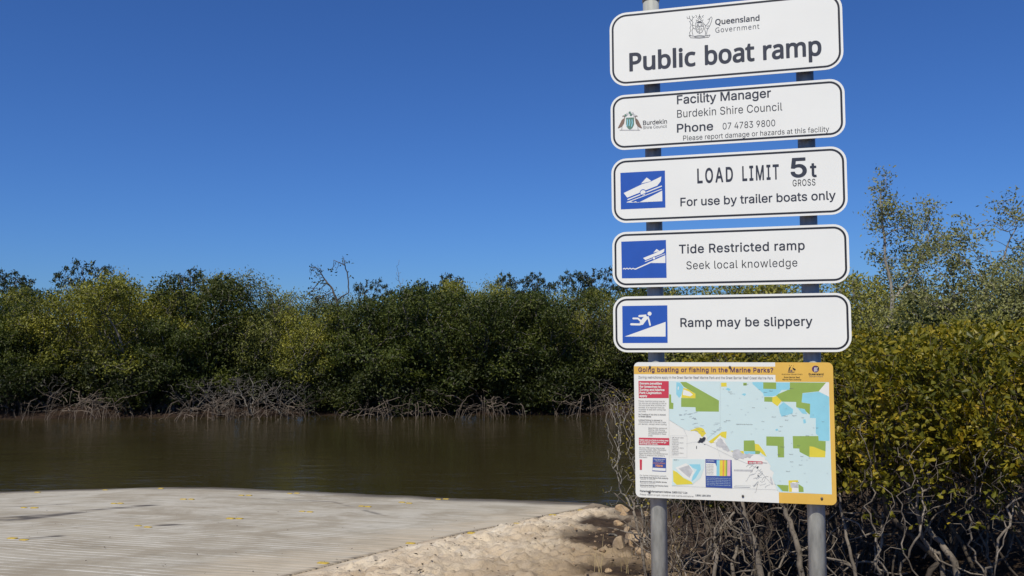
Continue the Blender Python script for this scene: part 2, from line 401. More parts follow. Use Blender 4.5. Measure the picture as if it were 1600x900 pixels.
Z_[:, -1] -= 0.06
def poly_dist(x, y, pts):
    d = 1e9
    for a, b in zip(pts[:-1], pts[1:]):
        ax, ay = a.x, a.y; bx, by = b.x - ax, b.y - ay
        t = np.clip(((x - ax) * bx + (y - ay) * by) / (bx * bx + by * by), 0, 1)
        d = np.minimum(d, np.hypot(x - ax - t * bx, y - ay - t * by))
    return d
stain_gap_shade = 0
for pts, wd in ((((-60, 822), (0, 815), (60, 808), (150, 797), (230, 790)), 0.2), (((-20, 817), (45, 806)), 0.28), (((255, 821), (275, 820), (300, 817)), 0.13), (((0, 793), (70, 789), (130, 786)), 0.12), (((410, 779), (520, 784), (600, 806)), 0.05), (((20, 845), (90, 838)), 0.1)):
    d = poly_dist(X_, Y_, [hit(*p) for p in pts])
    stain_gap_shade = np.maximum(stain_gap_shade, (1 - sstep(0.2, 1.3, d / wd)) * sstep(0.30, 0.56, fbm(X_ * 2.2, Y_ * 6, 51)) * 0.95)
stain_gap_shade = np.maximum(stain_gap_shade, sstep(-0.04, -0.02, S_) * sstep(0.40, 0.50, fbm(Y_ * 1.1, Y_ * 0 + 3.3, 8, 3)))  # also the shade line of the slab edge gap, painted into the mask
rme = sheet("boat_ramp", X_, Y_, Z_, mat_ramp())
fattr(rme, "stain_gap_shade", stain_gap_shade)
fattr(rme, "sandy", np.clip(sstep(-1.6, 0.0, S_ + (fbm(X_ * 1.4, Y_ * 1.4, 61) - 0.5) * 1.6) * 0.9 + 0.6 * sstep(8.6, 7.0, Y_), 0, 1))
fattr(rme, "wet", 1 - sstep(0.015, 0.085, Z_ + 0.05 * (fbm(X_ * 0.6, Y_ * 2.0, 71) - 0.5)))
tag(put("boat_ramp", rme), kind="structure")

# ------------------------------------------------------------------ water
def mat_water():
    m, nt, p = new_mat("creek_water")
    a = coords(nt, "Object", (0.35, 1.0, 1), (0, 0, rad(8)))
    n1 = noise(nt, 1.3, 4, 0.6, a, 0.3); n2 = noise(nt, 5.0, 4, 0.65, a); n3 = noise(nt, 0.12, 3, 0.5, coords(nt))
    c = ramp(nt, n3, [(0.3, (0.026, 0.021, 0.008)), (0.7, (0.038, 0.030, 0.014))])
    nt.links.new(c, p.inputs["Base Color"]); p.inputs["Roughness"].default_value = 0.05; p.inputs["IOR"].default_value = 1.33
    amp = ramp(nt, n3, [(0.35, (0.35,) * 3), (0.7, (1.0,) * 3)])
    h = math_n(nt, 'MULTIPLY', math_n(nt, 'ADD', n1, math_n(nt, 'MULTIPLY', n2, 0.3)), amp)
    bump(nt, p, h, 0.7, 0.05)
    return m
wx = np.array([-420.0, 420]); wy = np.array([8.0, 60])
tag(put("water", sheet("water", *np.meshgrid(wx, wy), np.zeros((2, 2)), mat_water(), False)), kind="structure")

# ------------------------------------------------------------------ vegetation generators
def colonize(att, pos, par, step, dk, rng, iters=140, jit=0.25, up=0.06):
    pos = [np.array(p, float) for p in pos]; par = list(par)
    att = np.array(att, float); P = np.array(pos)
    dm = np.full(len(att), 1e9); nj = np.zeros(len(att), int)
    d = np.linalg.norm(att[:, None] - P[None], axis=2); nj = d.argmin(1); dm = d.min(1)
    seen = set()
    for it in range(iters):
        keep = dm > dk
        att, dm, nj = att[keep], dm[keep], nj[keep]
        if len(att) == 0: break
        new = []
        for n in np.unique(nj):
            v = att[nj == n] - pos[n]; v = (v / np.linalg.norm(v, axis=1)[:, None]).mean(0)
            v = v + rng.normal(0, jit, 3) + np.array((0, 0, up)); v /= np.linalg.norm(v) + 1e-9
            q = pos[n] + v * step
            key = (int(n), tuple(np.round(q / (step * 0.5)).astype(int)))
            if key in seen: continue
            seen.add(key); new.append((q, int(n)))
        if not new: break
        i0 = len(pos)
        for q, n in new: pos.append(q); par.append(n)
        Q = np.array([q for q, _ in new]); d = np.linalg.norm(att[:, None] - Q[None], axis=2)
        k = d.argmin(1); kd = d.min(1); b = kd < dm
        nj[b] = i0 + k[b]; dm[b] = kd[b]
        if len(pos) > 6000: break
    return np.array(pos), np.array(par)
def skeleton(pos, par, tip_r, e=2.3, rmax=1.0):
    n = len(pos); ch = [[] for _ in range(n)]
    for i in range(n):
        if par[i] >= 0: ch[par[i]].append(i)
    r = np.zeros(n); tipd = np.zeros(n, int)
    for i in range(n - 1, -1, -1):
        if not ch[i]: r[i] = tip_r
        else:
            r[i] = min(rmax, sum(r[c] ** e for c in ch[i]) ** (1 / e) + tip_r * 0.03); tipd[i] = 1 + min(tipd[c] for c in ch[i])
    return ch, r, tipd
def tubes(mb, pos, par, ch, r, sides=5, minr=0.0, mi=0):
    n = len(pos)
    for i in range(n):
        root = par[i] < 0
        starts = [c for c in ch[i]] if root else sorted(ch[i], key=lambda c: -r[c])[1:]
        for c in starts:
            chain = [i, c]
            while ch[chain[-1]]: chain.append(max(ch[chain[-1]], key=lambda k: r[k]))
            R = [r[k] for k in chain]; R[0] = min(R[0], R[1] * 1.15) if not root else R[0]
            k = sum(1 for x in R if x >= minr)
            if k < 2: continue
            P = pos[chain[:k]]
            mb.tube(P, R[:k], sides if R[0] > 0.012 else 4)
def unit(v): return v / (np.linalg.norm(v, axis=-1, keepdims=True) + 1e-9)
def far_leaves(mb, C, rng, n, spread, L, W, flat=0.5):
    N = len(C) * n; c = np.repeat(C, n, 0) + rng.normal(0, 1, (N, 3)) * np.array(spread)
    d = unit(rng.normal(0, 1, (N, 3)) + np.array((0, 0, 0.1))); nr = unit(rng.normal(0, 1, (N, 3)) * (1 - flat) + np.array((0, 0, flat)))
    s = unit(np.cross(d, nr)); l = L * rng.uniform(0.6, 1.3, (N, 1)); w = W * rng.uniform(0.7, 1.2, (N, 1))
    nr = np.cross(s, d)
    V = np.stack([c, c + d * l * 0.5 + s * w / 2 + nr * w * 0.12, c + d * l, c + d * l * 0.5 - s * w / 2 + nr * w * 0.12], 1)
    mb.quads(V.reshape(-1, 3), np.arange(N * 4).reshape(-1, 4))
def near_leaves(mb, c, d, rng, L, W):
    N = len(c); nr = unit(rng.normal(0, 0.55, (N, 3)) + np.array((0, 0, 0.55)))
    s = unit(np.cross(d, nr)); nr = np.cross(s, d); l = L * rng.uniform(0.65, 1.2, (N, 1)); w = W * rng.uniform(0.8, 1.2, (N, 1))
    c0 = c; up = nr * w * 0.16; dr = -nr * l * 0.10
    V = np.stack([c0, c0 + d * l * 0.38 + s * w * 0.36 + up, c0 + d * l * 0.72 + s * w * 0.5 + up + dr * 0.5, c0 + d * l + dr,
                  c0 + d * l * 0.72 - s * w * 0.5 + up + dr * 0.5, c0 + d * l * 0.38 - s * w * 0.36 + up], 1)
    b = np.arange(N)[:, None] * 6
    mb.quads(V.reshape(-1, 3), np.concatenate([b + np.array([[0, 1, 2, 3]]), b + np.array([[0, 3, 4, 5]])]))
def blob_points(rng, lobes, n):
    out = []; vol = np.array([l[3] * l[4] * l[5] for l in lobes]); vol = vol / vol.sum()
    for (x, y, z, a, b, c), k in zip(lobes, rng.multinomial(n, vol)):
        u = unit(rng.normal(0, 1, (k, 3))) * rng.uniform(0.35, 1, (k, 1)) ** 0.6
        out.append(u * (a, b, c) + (x, y, z))
    return np.concatenate(out)
def arc_roots(mb, rng, n, h, reach, r, sides=5, low=-0.4):
    for k in range(n):
        a = rng.uniform(0, 2 * math.pi); hh = h * rng.uniform(0.35, 1.0); R = reach * rng.uniform(0.4, 1.0)
        t = np.linspace(0, 1, 8); bend = rng.uniform(1.6, 2.6)
        w = np.cumsum(rng.normal(0, 0.035, 8)); x = R * t ** 0.9
        P = np.stack([x * np.cos(a + w * 0.8), x * np.sin(a + w * 0.8), hh * (1 + 0.15 * np.sin(t * 3)) - (hh - low) * t ** bend], -1)
        mb.tube(P, r * rng.uniform(0.6, 1.2) * np.linspace(1.25, 0.7, 8), sides)
        for q in range(rng.integers(1, 4)):
            i = rng.integers(2, 6); p0 = P[i]; b = a + rng.normal(0, 0.9); L = rng.uniform(0.2, 0.7) * R
            t2 = np.linspace(0, 1, 5)
            Q = p0 + np.stack([L * t2 * math.cos(b), L * t2 * math.sin(b), (low - p0[2]) * t2 ** 1.8], -1)
            mb.tube(Q, r * 0.6 * np.linspace(1, 0.6, 5), 4)

def far_tree(seed, H, Wd, lobes, natt, leaf, bark, nleaf=30, L=0.15, W=0.072, spread=(0.2, 0.2, 0.15), roots=16, stems=3, tip=0.0095, minr=0.0, step=0.22, tipmax=3, flat=0.58, inner=0.0):
    rng = np.random.default_rng(seed)
    att = blob_points(rng, lobes, natt)
    pos, par = [(0, 0, 0.5)], [-1]; base_h = 0.5
    for s in range(stems):
        a = s * 2 * math.pi / stems + rng.uniform(0, 1.5); prev = 0; p = np.array((0, 0, base_h)); lean = rng.uniform(0.15, 0.6)
        for k in range(int(H * 0.32 / step)):
            p = p + np.array((math.cos(a) * lean, math.sin(a) * lean, 1.0)) / math.hypot(1, lean) * step + rng.normal(0, 0.045, 3)
            pos.append(p); par.append(prev); prev = len(pos) - 1
    pos, par = colonize(att, pos, par, step, step * 1.3, rng)
    ch, r, td = skeleton(pos, par, tip, 2.5)
    tm = MB(); tubes(tm, pos, par, ch, r, 5, minr)
    tm.tube([(0, 0, -0.5), (0, 0, 0.2), (0, 0, 0.55)], [r[0] * 1.3, r[0] * 1.15, r[0]], 7)
    lm = MB(); C = pos[(td <= tipmax) & (np.arange(len(pos)) > 3)]
    if len(C) == 0: C = pos
    far_leaves(lm, C, rng, nleaf, spread, L, W, flat)
    rm = None
    if roots:
        rm = MB(); arc_roots(rm, rng, roots, 0.9, 1.6, 0.015)
    return (tm.mesh("trunk", bark, True), lm.mesh("crown", leaf), rm.mesh("prop_root", M["root"], True) if rm else None)
def plant(parts, name):
    root = D.objects.new(name, None); COL.objects.link(root); root.empty_display_size = 0.3
    for nm, me in zip(("trunk", "crown", "root_base"), parts):
        if me is not None: put(nm, me, root)
    return root

# ------------------------------------------------------------------ far bank trees
def lobeset(seed, w, h0, h1, n, flat=1.0):
    rng = np.random.default_rng(seed); L = []
    for k in range(n):
        a = rng.uniform(0, 6.28); q = rng.uniform(0.2, 0.86) * w / 2; z = h0 + (h1 - h0) * rng.uniform(0.25, 0.95)
        s = w * rng.uniform(0.17, 0.27)
        L.append((q * math.cos(a), q * math.sin(a), min(z, h1 - s * 0.7 * flat), s * 0.85, s * 0.85, s * 0.62 * flat))
    L.append((0, 0, (h0 + h1) / 2 - 0.1, w * 0.30, w * 0.30, (h1 - h0) * 0.44))
    for k in range(5):
        a = 1.256 * k + rng.uniform(0, 0.8); L.append((0.33 * w * math.cos(a), 0.33 * w * math.sin(a), h0 + rng.uniform(0.45, 1.5), w * 0.15, w * 0.15, rng.uniform(0.4, 0.75)))
    return L
PROTO = {
    "dark_a": plant(far_tree(1, 5.6, 5.2, lobeset(1, 5.2, 0.45, 5.6, 13), 800, M["leaf_dark"], M["bark_far"], roots=22), "mangrove_tree"),
    "dark_b": plant(far_tree(2, 5.4, 4.6, lobeset(2, 4.8, 0.4, 5.4, 11), 720, M["leaf_dark"], M["bark_far"], roots=26), "mangrove_tree"),
    "yellow_a": plant(far_tree(3, 5.4, 5.4, lobeset(3, 5.4, 0.9, 5.4, 13), 800, M["leaf_yellow"], M["bark_far"], L=0.13, W=0.058, roots=10), "mangrove_tree"),
    "yellow_b": plant(far_tree(4, 5.4, 4.4, lobeset(4, 4.4, 0.9, 5.4, 10), 600, M["leaf_yellow"], M["bark_far"], L=0.13, W=0.058, roots=6), "mangrove_tree"),
    "olive_a": plant(far_tree(5, 5.6, 4.6, lobeset(5, 4.6, 0.8, 5.6, 12), 680, M["leaf_olive"], M["bark_far"], L=0.125, W=0.052, roots=8, nleaf=26), "mangrove_tree"),
    "rosette": plant(far_tree(6, 6.8, 3.6, [(-0.9, 0, 5.9, 1.0, 1.1, 0.55), (0.8, 0.3, 6.2, 1.0, 1.0, 0.5), (0.1, -0.4, 5.3, 1.5, 1.3, 0.6), (0, 0, 6.5, 0.7, 0.7, 0.35)], 260, M["leaf_rosette"], M["bark_dark"], nleaf=30, L=0.16, W=0.08, spread=(0.075, 0.075, 0.06), roots=0, stems=1, tip=0.011, minr=0.0, tipmax=0, step=0.2), "tall_mangrove_tree"),
}
def bare_shrub(seed, H, W, natt, mat, stems=5, tip=0.008, step=0.16, e=2.2, jit=0.45):
    rng = np.random.default_rng(seed)
    att = blob_points(rng, [(0, 0, H * 0.6, W / 2, W / 2, H * 0.42)], natt)
    pos, par = [(0, 0, -0.1)], [-1]
    for s in range(stems):
        a = rng.uniform(0, 6.28); prev = 0; p = np.array((0.0, 0, 0)); ln = rng.uniform(0.4, 1.3)
        for k in range(3):
            p = p + unit(np.array((math.cos(a) * ln, math.sin(a) * ln, 1.0))) * step + rng.normal(0, 0.03, 3)
            pos.append(p); par.append(prev); prev = len(pos) - 1
    pos, par = colonize(att, pos, par, step, step * 1.2, rng, jit=jit)
    ch, r, td = skeleton(pos, par, tip, e)
    mb = MB(); tubes(mb, pos, par, ch, r, 5); return mb, pos, ch, r, td
BARE = [bare_shrub(60 + k, 2.1, 3.0, 330, M["dead"], tip=0.0055, e=2.35, step=0.13, jit=0.22, stems=7)[0].mesh("bare_mangrove_shrub", M["dead"], True) for k in range(3)]
def tangle(seed):
    rng = np.random.default_rng(seed); mb = MB()
    for k in range(46):          # thin stilt roots dropping from a low crown of stems
        a = rng.uniform(0, 6.28); q = rng.uniform(0.1, 1.5); x0, y0 = q * math.cos(a), q * math.sin(a); h = rng.uniform(0.35, 1.15) * (1.15 - 0.35 * q)
        b = a + rng.normal(0, 0.5); out = rng.uniform(0.05, 0.75); t = np.linspace(0, 1, 6)
        P = np.stack([x0 + out * math.cos(b) * t ** 0.7 + np.cumsum(rng.normal(0, 0.02, 6)), y0 + out * math.sin(b) * t ** 0.7 + np.cumsum(rng.normal(0, 0.02, 6)), h + (-0.35 - h) * t ** 1.6], -1)
        mb.tube(P, rng.uniform(0.006, 0.014) * np.linspace(1.1, 0.7, 6), 4)
    for k in range(16):          # near-level limbs they hang from
        a = rng.uniform(0, 6.28); P = np.cumsum(np.concatenate([[[rng.normal(0, 0.3), rng.normal(0, 0.3), rng.uniform(0.3, 0.75)]], rng.normal(0, 0.06, (7, 3)) + np.array((0.2 * math.cos(a), 0.2 * math.sin(a), rng.uniform(-0.02, 0.11)))]), 0)
        mb.tube(P, rng.uniform(0.009, 0.024) * np.linspace(1, 0.45, 8), 5)
    return mb.mesh("root_tangle", M["root"], True)
TANG = [tangle(80), tangle(81), tangle(82)]

used = set()
def stand(kind, px, Y, top, label, rz, w=1.0, group=None, cat="tree"):
    """a far tree whose trunk stands at image column px, depth Y; top = picture row of its crown's top"""
    p = at(px, 560, Y); gz = float(hbase(p.x, Y)); ztop = at(px, top, Y).z
    o = PROTO[kind] if kind not in used else copy_tree(PROTO[kind]); used.add(kind)
    hh = {"dark_a": 5.7, "dark_b": 5.5, "yellow_a": 5.5, "yellow_b": 5.5, "olive_a": 5.7, "rosette": 6.9}[kind]
    sz = (ztop - gz) / hh
    o.location = (p.x, Y, gz); o.rotation_euler = (0, 0, rz); o.scale = (w * sz, w * sz, sz)
    tag(o, label, cat, group); return o
G1 = "mangroves lining the far bank"; G2 = "dark crowns rising behind the far mangroves"
stand("dark_a", -25, 38.2, 446, "dark green mangrove where the far treeline begins, before the low yellow-green one", 0.3, 1.0, G1)
stand("yellow_b", 82, 38.6, 444, "low yellow-green mangrove beside the biggest yellow-green dome", 1.0, 1.0, G1)
stand("yellow_a", 205, 38.4, 424, "biggest yellow-green mangrove, a broad dome over pale prop roots", 2.0, 1.12, G1)
stand("dark_b", 318, 38.6, 424, "dark green mangrove between the yellow-green dome and the pale olive tree", 4.1, 0.92, G1)
stand("olive_a", 408, 39.6, 413, "tall pale olive tree with a loose crown behind bare grey branches", 0.6, 0.95, G1)
stand("yellow_b", 478, 38.0, 476, "short olive mangrove in the dip under the half-bare tree", 3.3, 0.95, G1)
stand("dark_a", 585, 37.9, 448, "broad dark mangrove just past the dip in the treeline", 1.9, 1.0, G1)
stand("dark_b", 672, 37.7, 438, "dark dense mangrove under the pale rounded crown", 5.0, 1.05, G1)
stand("dark_a", 772, 37.6, 440, "dark mangrove above the largest fan of prop roots", 3.6, 1.0, G1)
stand("dark_b", 868, 38.0, 446, "dark mangrove over the blackest shade on the far bank", 0.4, 1.0, G1)
stand("olive_a", 955, 38.4, 450, "olive mangrove closest to the white signs, above reddish roots", 2.4, 1.0, G1)
stand("dark_a", 1050, 39, 432, "dark mangrove seen in the gaps between the white signs", 0.9, 1.0, G1)
stand("olive_a", 1150, 39, 432, "olive mangrove seen in the gap above the slippery ramp sign", 4.0, 1.0, G1)
stand("yellow_b", 700, 46, 432, "pale yellow-green round crown peeping over the dark mangroves", 2.2, 0.8, G1)
stand("yellow_a", 752, 44.5, 430, "bright yellow-green crown in the middle of the dark far treeline", 0.2, 0.75, G1)
stand("yellow_b", 905, 43.5, 446, "yellow-green crown rising beside the signs over dark mangroves", 1.2, 0.85, G1)
stand("yellow_a", 170, 45, 420, "yellow-green crown top showing just above the broad dome", 5.2, 0.6, G1)
stand("dark_b", 40, 44, 440, "dark mangrove behind the low yellow-green one", 2.9, 1.0, G1)
stand("dark_a", 250, 44, 436, "dark mangrove behind the broad yellow-green dome", 4.4, 1.0, G1)
stand("dark_b", 640, 45, 446, "dark mangrove filling the treeline behind the pale crown", 5.5, 1.2, G1)
stand("dark_a", 835, 45, 440, "dark mangrove under the small open umbrella crowns", 2.6, 1.1, G1)
stand("dark_b", 980, 45, 440, "dark mangrove behind the edge of the white signs", 3.1, 1.1, G1)
stand("olive_a", 545, 46, 452, "olive crown low behind the half-bare tree", 1.5, 1.1, G1)
stand("dark_a", 430, 47, 455, "dark crown behind the tall pale olive tree", 5.9, 1.0, G1)
for px, Y, top, rz, w, lab in ((125, 47, 404, 0.0, 0.85, "tall dark clumped crown above the low yellow-green mangrove"), (10, 46, 420, 1.3, 1.0, "dark clumped crown at the start of the treeline"),
        (300, 47, 417, 2.2, 0.9, "dark clumped crown behind the dark mangrove beside the broad dome"), (350, 50, 424, 4.4, 0.8, "small dark clumped crown touching the pale olive tree"),
        (585, 47, 434, 3.1, 0.75, "thin dark clumped crown beside the bare twig tree"), (700, 49, 426, 5.0, 0.85, "flat dark clumped crown over the pale rounded crown"), (660, 47, 436, 0.7, 0.7, "lowest of the dark clumped crowns over the dark dense mangrove"),
        (790, 47, 424, 1.0, 0.75, "open umbrella crown next to the bright yellow-green crown"), (838, 47, 423, 3.9, 0.7, "small open umbrella crown standing alone above the treeline"),
        (897, 48, 421, 0.5, 0.9, "wide dark clumped crown beside the signs"), (945, 48, 416, 2.8, 0.9, "tallest dark clumped crown cut by the white signs"), (1000, 48, 430, 2.0, 0.9, "dark clumped crown hidden mostly by the tide sign")):
    stand("rosette", px, Y, top, lab, rz, w, G2)
def twig_tree():
    rng = np.random.default_rng(5); mb = MB()
    att = blob_points(rng, [(0, 0, 6.6, 0.28, 0.25, 0.8)], 26); pos, par = [(0, 0, 0)], [-1]
    for k in range(28): pos.append(np.array((0, 0, 0.2 * (k + 1))) + rng.normal(0, 0.02, 3)); par.append(k)
    pos, par = colonize(att, pos, par, 0.15, 0.15, rng); ch, r, td = skeleton(pos, par, 0.007); tubes(mb, pos, par, ch, r, 5)
    return mb.mesh("bare_sapling", M["bark_far"], True)
p = at(624, 560, 44); tag(put("bare_sapling", twig_tree(), None, (p.x, 44, 0.45), scale=(1, 1, 0.93)), "thin leafless grey sapling poking above the dark treeline", "dead tree")
LB = plant(far_tree(9, 2.6, 3.4, [(0, 0, 1.3, 1.5, 1.3, 0.9), (0.9, 0.2, 1.7, 0.8, 0.8, 0.6), (-0.9, -0.2, 1.6, 0.8, 0.8, 0.7), (0.1, -0.6, 0.8, 1.3, 0.8, 0.6)], 330, M["leaf_shaded"], M["bark_far"], nleaf=34, roots=6, stems=4, step=0.18), "added_low_mangrove")  # low bushes added to fill the shade under the crowns with dark
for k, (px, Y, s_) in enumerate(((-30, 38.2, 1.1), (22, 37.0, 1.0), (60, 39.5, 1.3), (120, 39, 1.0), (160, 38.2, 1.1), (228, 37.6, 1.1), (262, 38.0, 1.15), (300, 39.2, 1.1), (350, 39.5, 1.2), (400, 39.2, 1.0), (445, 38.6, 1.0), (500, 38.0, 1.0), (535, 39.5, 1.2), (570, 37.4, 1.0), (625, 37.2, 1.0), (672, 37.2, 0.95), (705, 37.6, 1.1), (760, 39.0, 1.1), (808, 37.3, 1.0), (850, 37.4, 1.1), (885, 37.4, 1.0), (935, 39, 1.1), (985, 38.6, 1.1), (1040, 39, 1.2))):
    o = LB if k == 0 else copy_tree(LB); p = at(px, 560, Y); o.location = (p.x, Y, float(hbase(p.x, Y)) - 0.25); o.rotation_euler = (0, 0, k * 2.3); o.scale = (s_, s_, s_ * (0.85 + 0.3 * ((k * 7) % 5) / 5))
    tag(o, "low dark mangrove added to fill the shade under the far crowns", "tree", "low dark mangroves added under the far crowns")
stand("dark_b", 272, 37.6, 490, "short dark mangrove added as the shaded flank of the broad dome", 1.1, 0.95, G1)  # dark trees added where the yellow-green crowns fall into shade
stand("dark_a", 35, 37.8, 500, "short dark mangrove added as shade under the low yellow-green one", 2.7, 0.95, G1)
# bare grey shrubs and root tangles along the far waterline
for k, (px, Y, s, rz, lab) in enumerate(((70, 37.2, 1.0, 0, "bare grey shrub under the low yellow-green mangrove"), (235, 37.4, 1.15, 1, "bare grey shrub under the broad yellow-green dome"),
        (300, 37.0, 1.0, 2, "bare grey shrub between the dome and the grey thicket"), (345, 36.8, 1.1, 3, "bare grey thicket beside the pale leaning branch"), (395, 36.7, 1.2, 4, "tallest bare grey thicket on the waterline"),
        (440, 36.9, 1.1, 5, "bare grey thicket below the short olive mangrove"), (480, 37.2, 0.9, 0.5, "low bare grey shrub beside the bare mud"), 
        (620, 36.9, 1.0, 2.5, "bare grey shrub in the drooping roots"), (925, 37.3, 0.9, 5.5, "bare shrub above the reddish roots near the signs"))):
    p = at(px, 600, Y); me = BARE[k % 3]
    tag(put("bare_mangrove_shrub", me, None, (p.x, Y, float(hbase(p.x, Y)) + 0.1), (0, 0, rz), (s * 0.9, s * 0.9, s * 0.72)), lab, "shrub", "bare grey shrubs on the far waterline")
for k, (px, Y, s, lab) in enumerate(((112, 36.5, 1.1, "pale fan of prop roots under the low yellow-green mangrove"), (30, 37, 0.8, "dark prop roots where the far treeline begins"), (175, 36.6, 0.9, "low prop roots under the broad dome"), (320, 36.3, 1.0, "brown root tangle beneath the bare grey thicket"), (385, 36.2, 1.0, "reddish root tangle at the water under the tallest thicket"),
        (450, 36.4, 0.9, "root tangle beside the bare mud bank"), (590, 36.3, 1.0, "drooping prop roots past the bare mud bank"), (650, 36.3, 1.0, "drooping prop roots between the mud bank and the largest fan"), (752, 36.2, 1.15, "largest fan of reddish prop roots on the far bank"), (920, 36.5, 1.0, "reddish prop roots seen just beside the map board"), (985, 36.4, 1.0, "reddish prop roots partly behind the map board"))):
    p = at(px, 600, Y)
    tag(put("mangrove_root", TANG[k % 3], None, (p.x, Y - 0.25, float(hbase(p.x, Y)) - 0.05), (0, 0, k * 1.7), (s, s, s)), lab, "roots", "mangrove prop roots along the far waterline")
# the wood behind, one mass
def forest():
    rng = np.random.default_rng(9); mb = MB(); n = 7500
    x = rng.uniform(-90, 70, n); y = rng.uniform(43, 70, n)
    top = 3.6 + 0.9 * fbm(x * 0.22, y * 0.22, 91) + (y - 43) * 0.045
    z = 0.6 + (top - 0.6) * rng.uniform(0, 1, n) ** 0.75
    far_leaves(mb, np.stack([x, y, z], -1), rng, 16, (0.6, 0.6, 0.4), 0.30, 0.15, 0.4)
    tm = MB()
    for k in range(170):
        a, b = rng.uniform(-70, 70), rng.uniform(44, 60)
        tm.tube([(a, b, 0), (a + rng.normal(0, 0.2), b, 2), (a + rng.normal(0, 0.5), b, 4.2)], [0.09, 0.07, 0.03], 5)
    return mb.mesh("forest", M["leaf_shaded"]), tm.mesh("trunk", M["bark_far"], True)
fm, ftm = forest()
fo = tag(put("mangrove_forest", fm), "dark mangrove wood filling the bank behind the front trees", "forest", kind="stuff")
tag(put("trunk", ftm, fo), kind="stuff")

# ------------------------------------------------------------------ trees on the near bank behind the shrubs
def mid_tree(seed, stemsP, lobes, natt, leaf, nleaf=9, L=0.085, W=0.024, spread=(0.09, 0.09, 0.09), tip=0.0045, step=0.13, bark="dead", tipmax=1, name="slender_tree"):
    rng = np.random.default_rng(seed); pos, par = [], []
    for k, (pts, pr) in enumerate(stemsP):
        pts = [np.array(q, float) for q in pts]
        for a, b in zip(pts[:-1], pts[1:]):
            m = max(2, int(np.linalg.norm(b - a) / step))
            for t in range(m if b is not pts[-1] else m + 1):
                q = a + (b - a) * t / m
                if pos and pr is not None and t == 0 and a is pts[0]: prev = int(np.argmin(np.linalg.norm(np.array(pos) - q, axis=1))); continue
                if not pos: prev = -1
                pos.append(q + rng.normal(0, 0.012, 3)); par.append(prev); prev = len(pos) - 1
    att = blob_points(rng, lobes, natt)
    pos, par = colonize(att, pos, par, step, step * 1.1, rng, jit=0.3, up=0.12)
    ch, r, td = skeleton(pos, par, tip, 2.4)
    tm = MB(); tubes(tm, pos, par, ch, r, 6)
    lm = MB(); C = pos[(td <= tipmax) & (pos[:, 2] > 1.4)]
    far_leaves(lm, C, rng, nleaf, spread, L, W, 0.25)
    root = D.objects.new(name, None); COL.objects.link(root)
    put("trunk", tm.mesh("trunk", M[bark], True), root); put("crown", lm.mesh("crown", leaf), root)
    return root
def half_bare():
    Y0 = 42.0; b = at(520, 560, Y0)
    def g(px, py, dy=0.0): p = at(px, py, Y0); return (p.x - b.x, dy, p.z - 0.5)
    def lb(px, py, rx, ry): k = Y0 / F; x, y, z = g(px, py); return (x, y, z, rx * k, 0.5, ry * k)
    return mid_tree(7, [([g(528, 640), g(530, 520), g(527, 470), g(520, 452)], None), ([g(522, 455), g(506, 436, .2), g(497, 422, .3), g(487, 414, .3)], 0), ([g(527, 468), g(546, 458, -.2), g(545, 435, -.2), g(541, 415, -.3), g(524, 407, -.3)], 0), ([g(541, 418, -.3), g(539, 402, -.3)], 0), ([g(545, 437, -.2), g(550, 430, -.3)], 0)],
        [lb(492, 424, 12, 12), lb(505, 440, 12, 12), lb(490, 458, 13, 15), lb(508, 470, 16, 14), lb(522, 420, 10, 6), lb(541, 408, 6, 6)], 150, M["leaf_rosette"], nleaf=3, L=0.16, W=0.08, spread=(0.09, 0.09, 0.08), tip=0.009, step=0.13, bark="bark_dark", tipmax=0, name="half_bare_tree"), b
ht, b = half_bare(); ht.location = (b.x, 42.0, 0.5); tag(ht, "half-bare tree with dark twisted branches against the sky", "tree")
YT = 14.0
def loc14(px, py, dy=0.0):
    p = at(px, py, YT); b = at(1385, 560, YT); return (p.x - b.x, dy, p.z - 1.1)
def lob14(px, py, rx, ry, dy=0.0, d=0.3):
    x, y, z = loc14(px, py, dy); k = YT / F; return (x, y, z, rx * k, d, ry * k)
t1 = mid_tree(101, [([loc14(1386, 640), loc14(1386, 530), loc14(1395, 480), loc14(1393, 455)], None), ([loc14(1394, 460), loc14(1386, 420), loc14(1380, 370), loc14(1376, 300)], 0), ([loc14(1394, 470), loc14(1425, 445, 0.2), loc14(1447, 412, 0.3), loc14(1464, 385, 0.3)], 0)],
    [lob14(1376, 296, 17, 24), lob14(1380, 322, 20, 20), lob14(1386, 350, 26, 28), lob14(1412, 350, 20, 28, -.1), lob14(1400, 405, 36, 30, .2), lob14(1462, 350, 24, 30, .3), lob14(1468, 320, 14, 15, .3), lob14(1482, 372, 22, 18, .3), lob14(1425, 440, 40, 25, .3), lob14(1440, 400, 30, 25, .2)],
    520, M["leaf_grey"], nleaf=76, bark="bark_pale", L=0.06, W=0.026, tip=0.0055, tipmax=0, step=0.15, spread=(0.085, 0.085, 0.075))
b = at(1385, 560, YT); t1.location = (b.x, YT, 1.1); tag(t1, "tall slender tree with pale forked trunk and airy grey-green crown beside the signs", "tree")
def set_mid(o, px, Y, rz, s, label):
    p = at(px, 560, Y); o.location = (p.x, Y, float(hbase(p.x, Y))); o.rotation_euler = (0, 0, rz); o.scale = (s, s, s); tag(o, label, "tree")
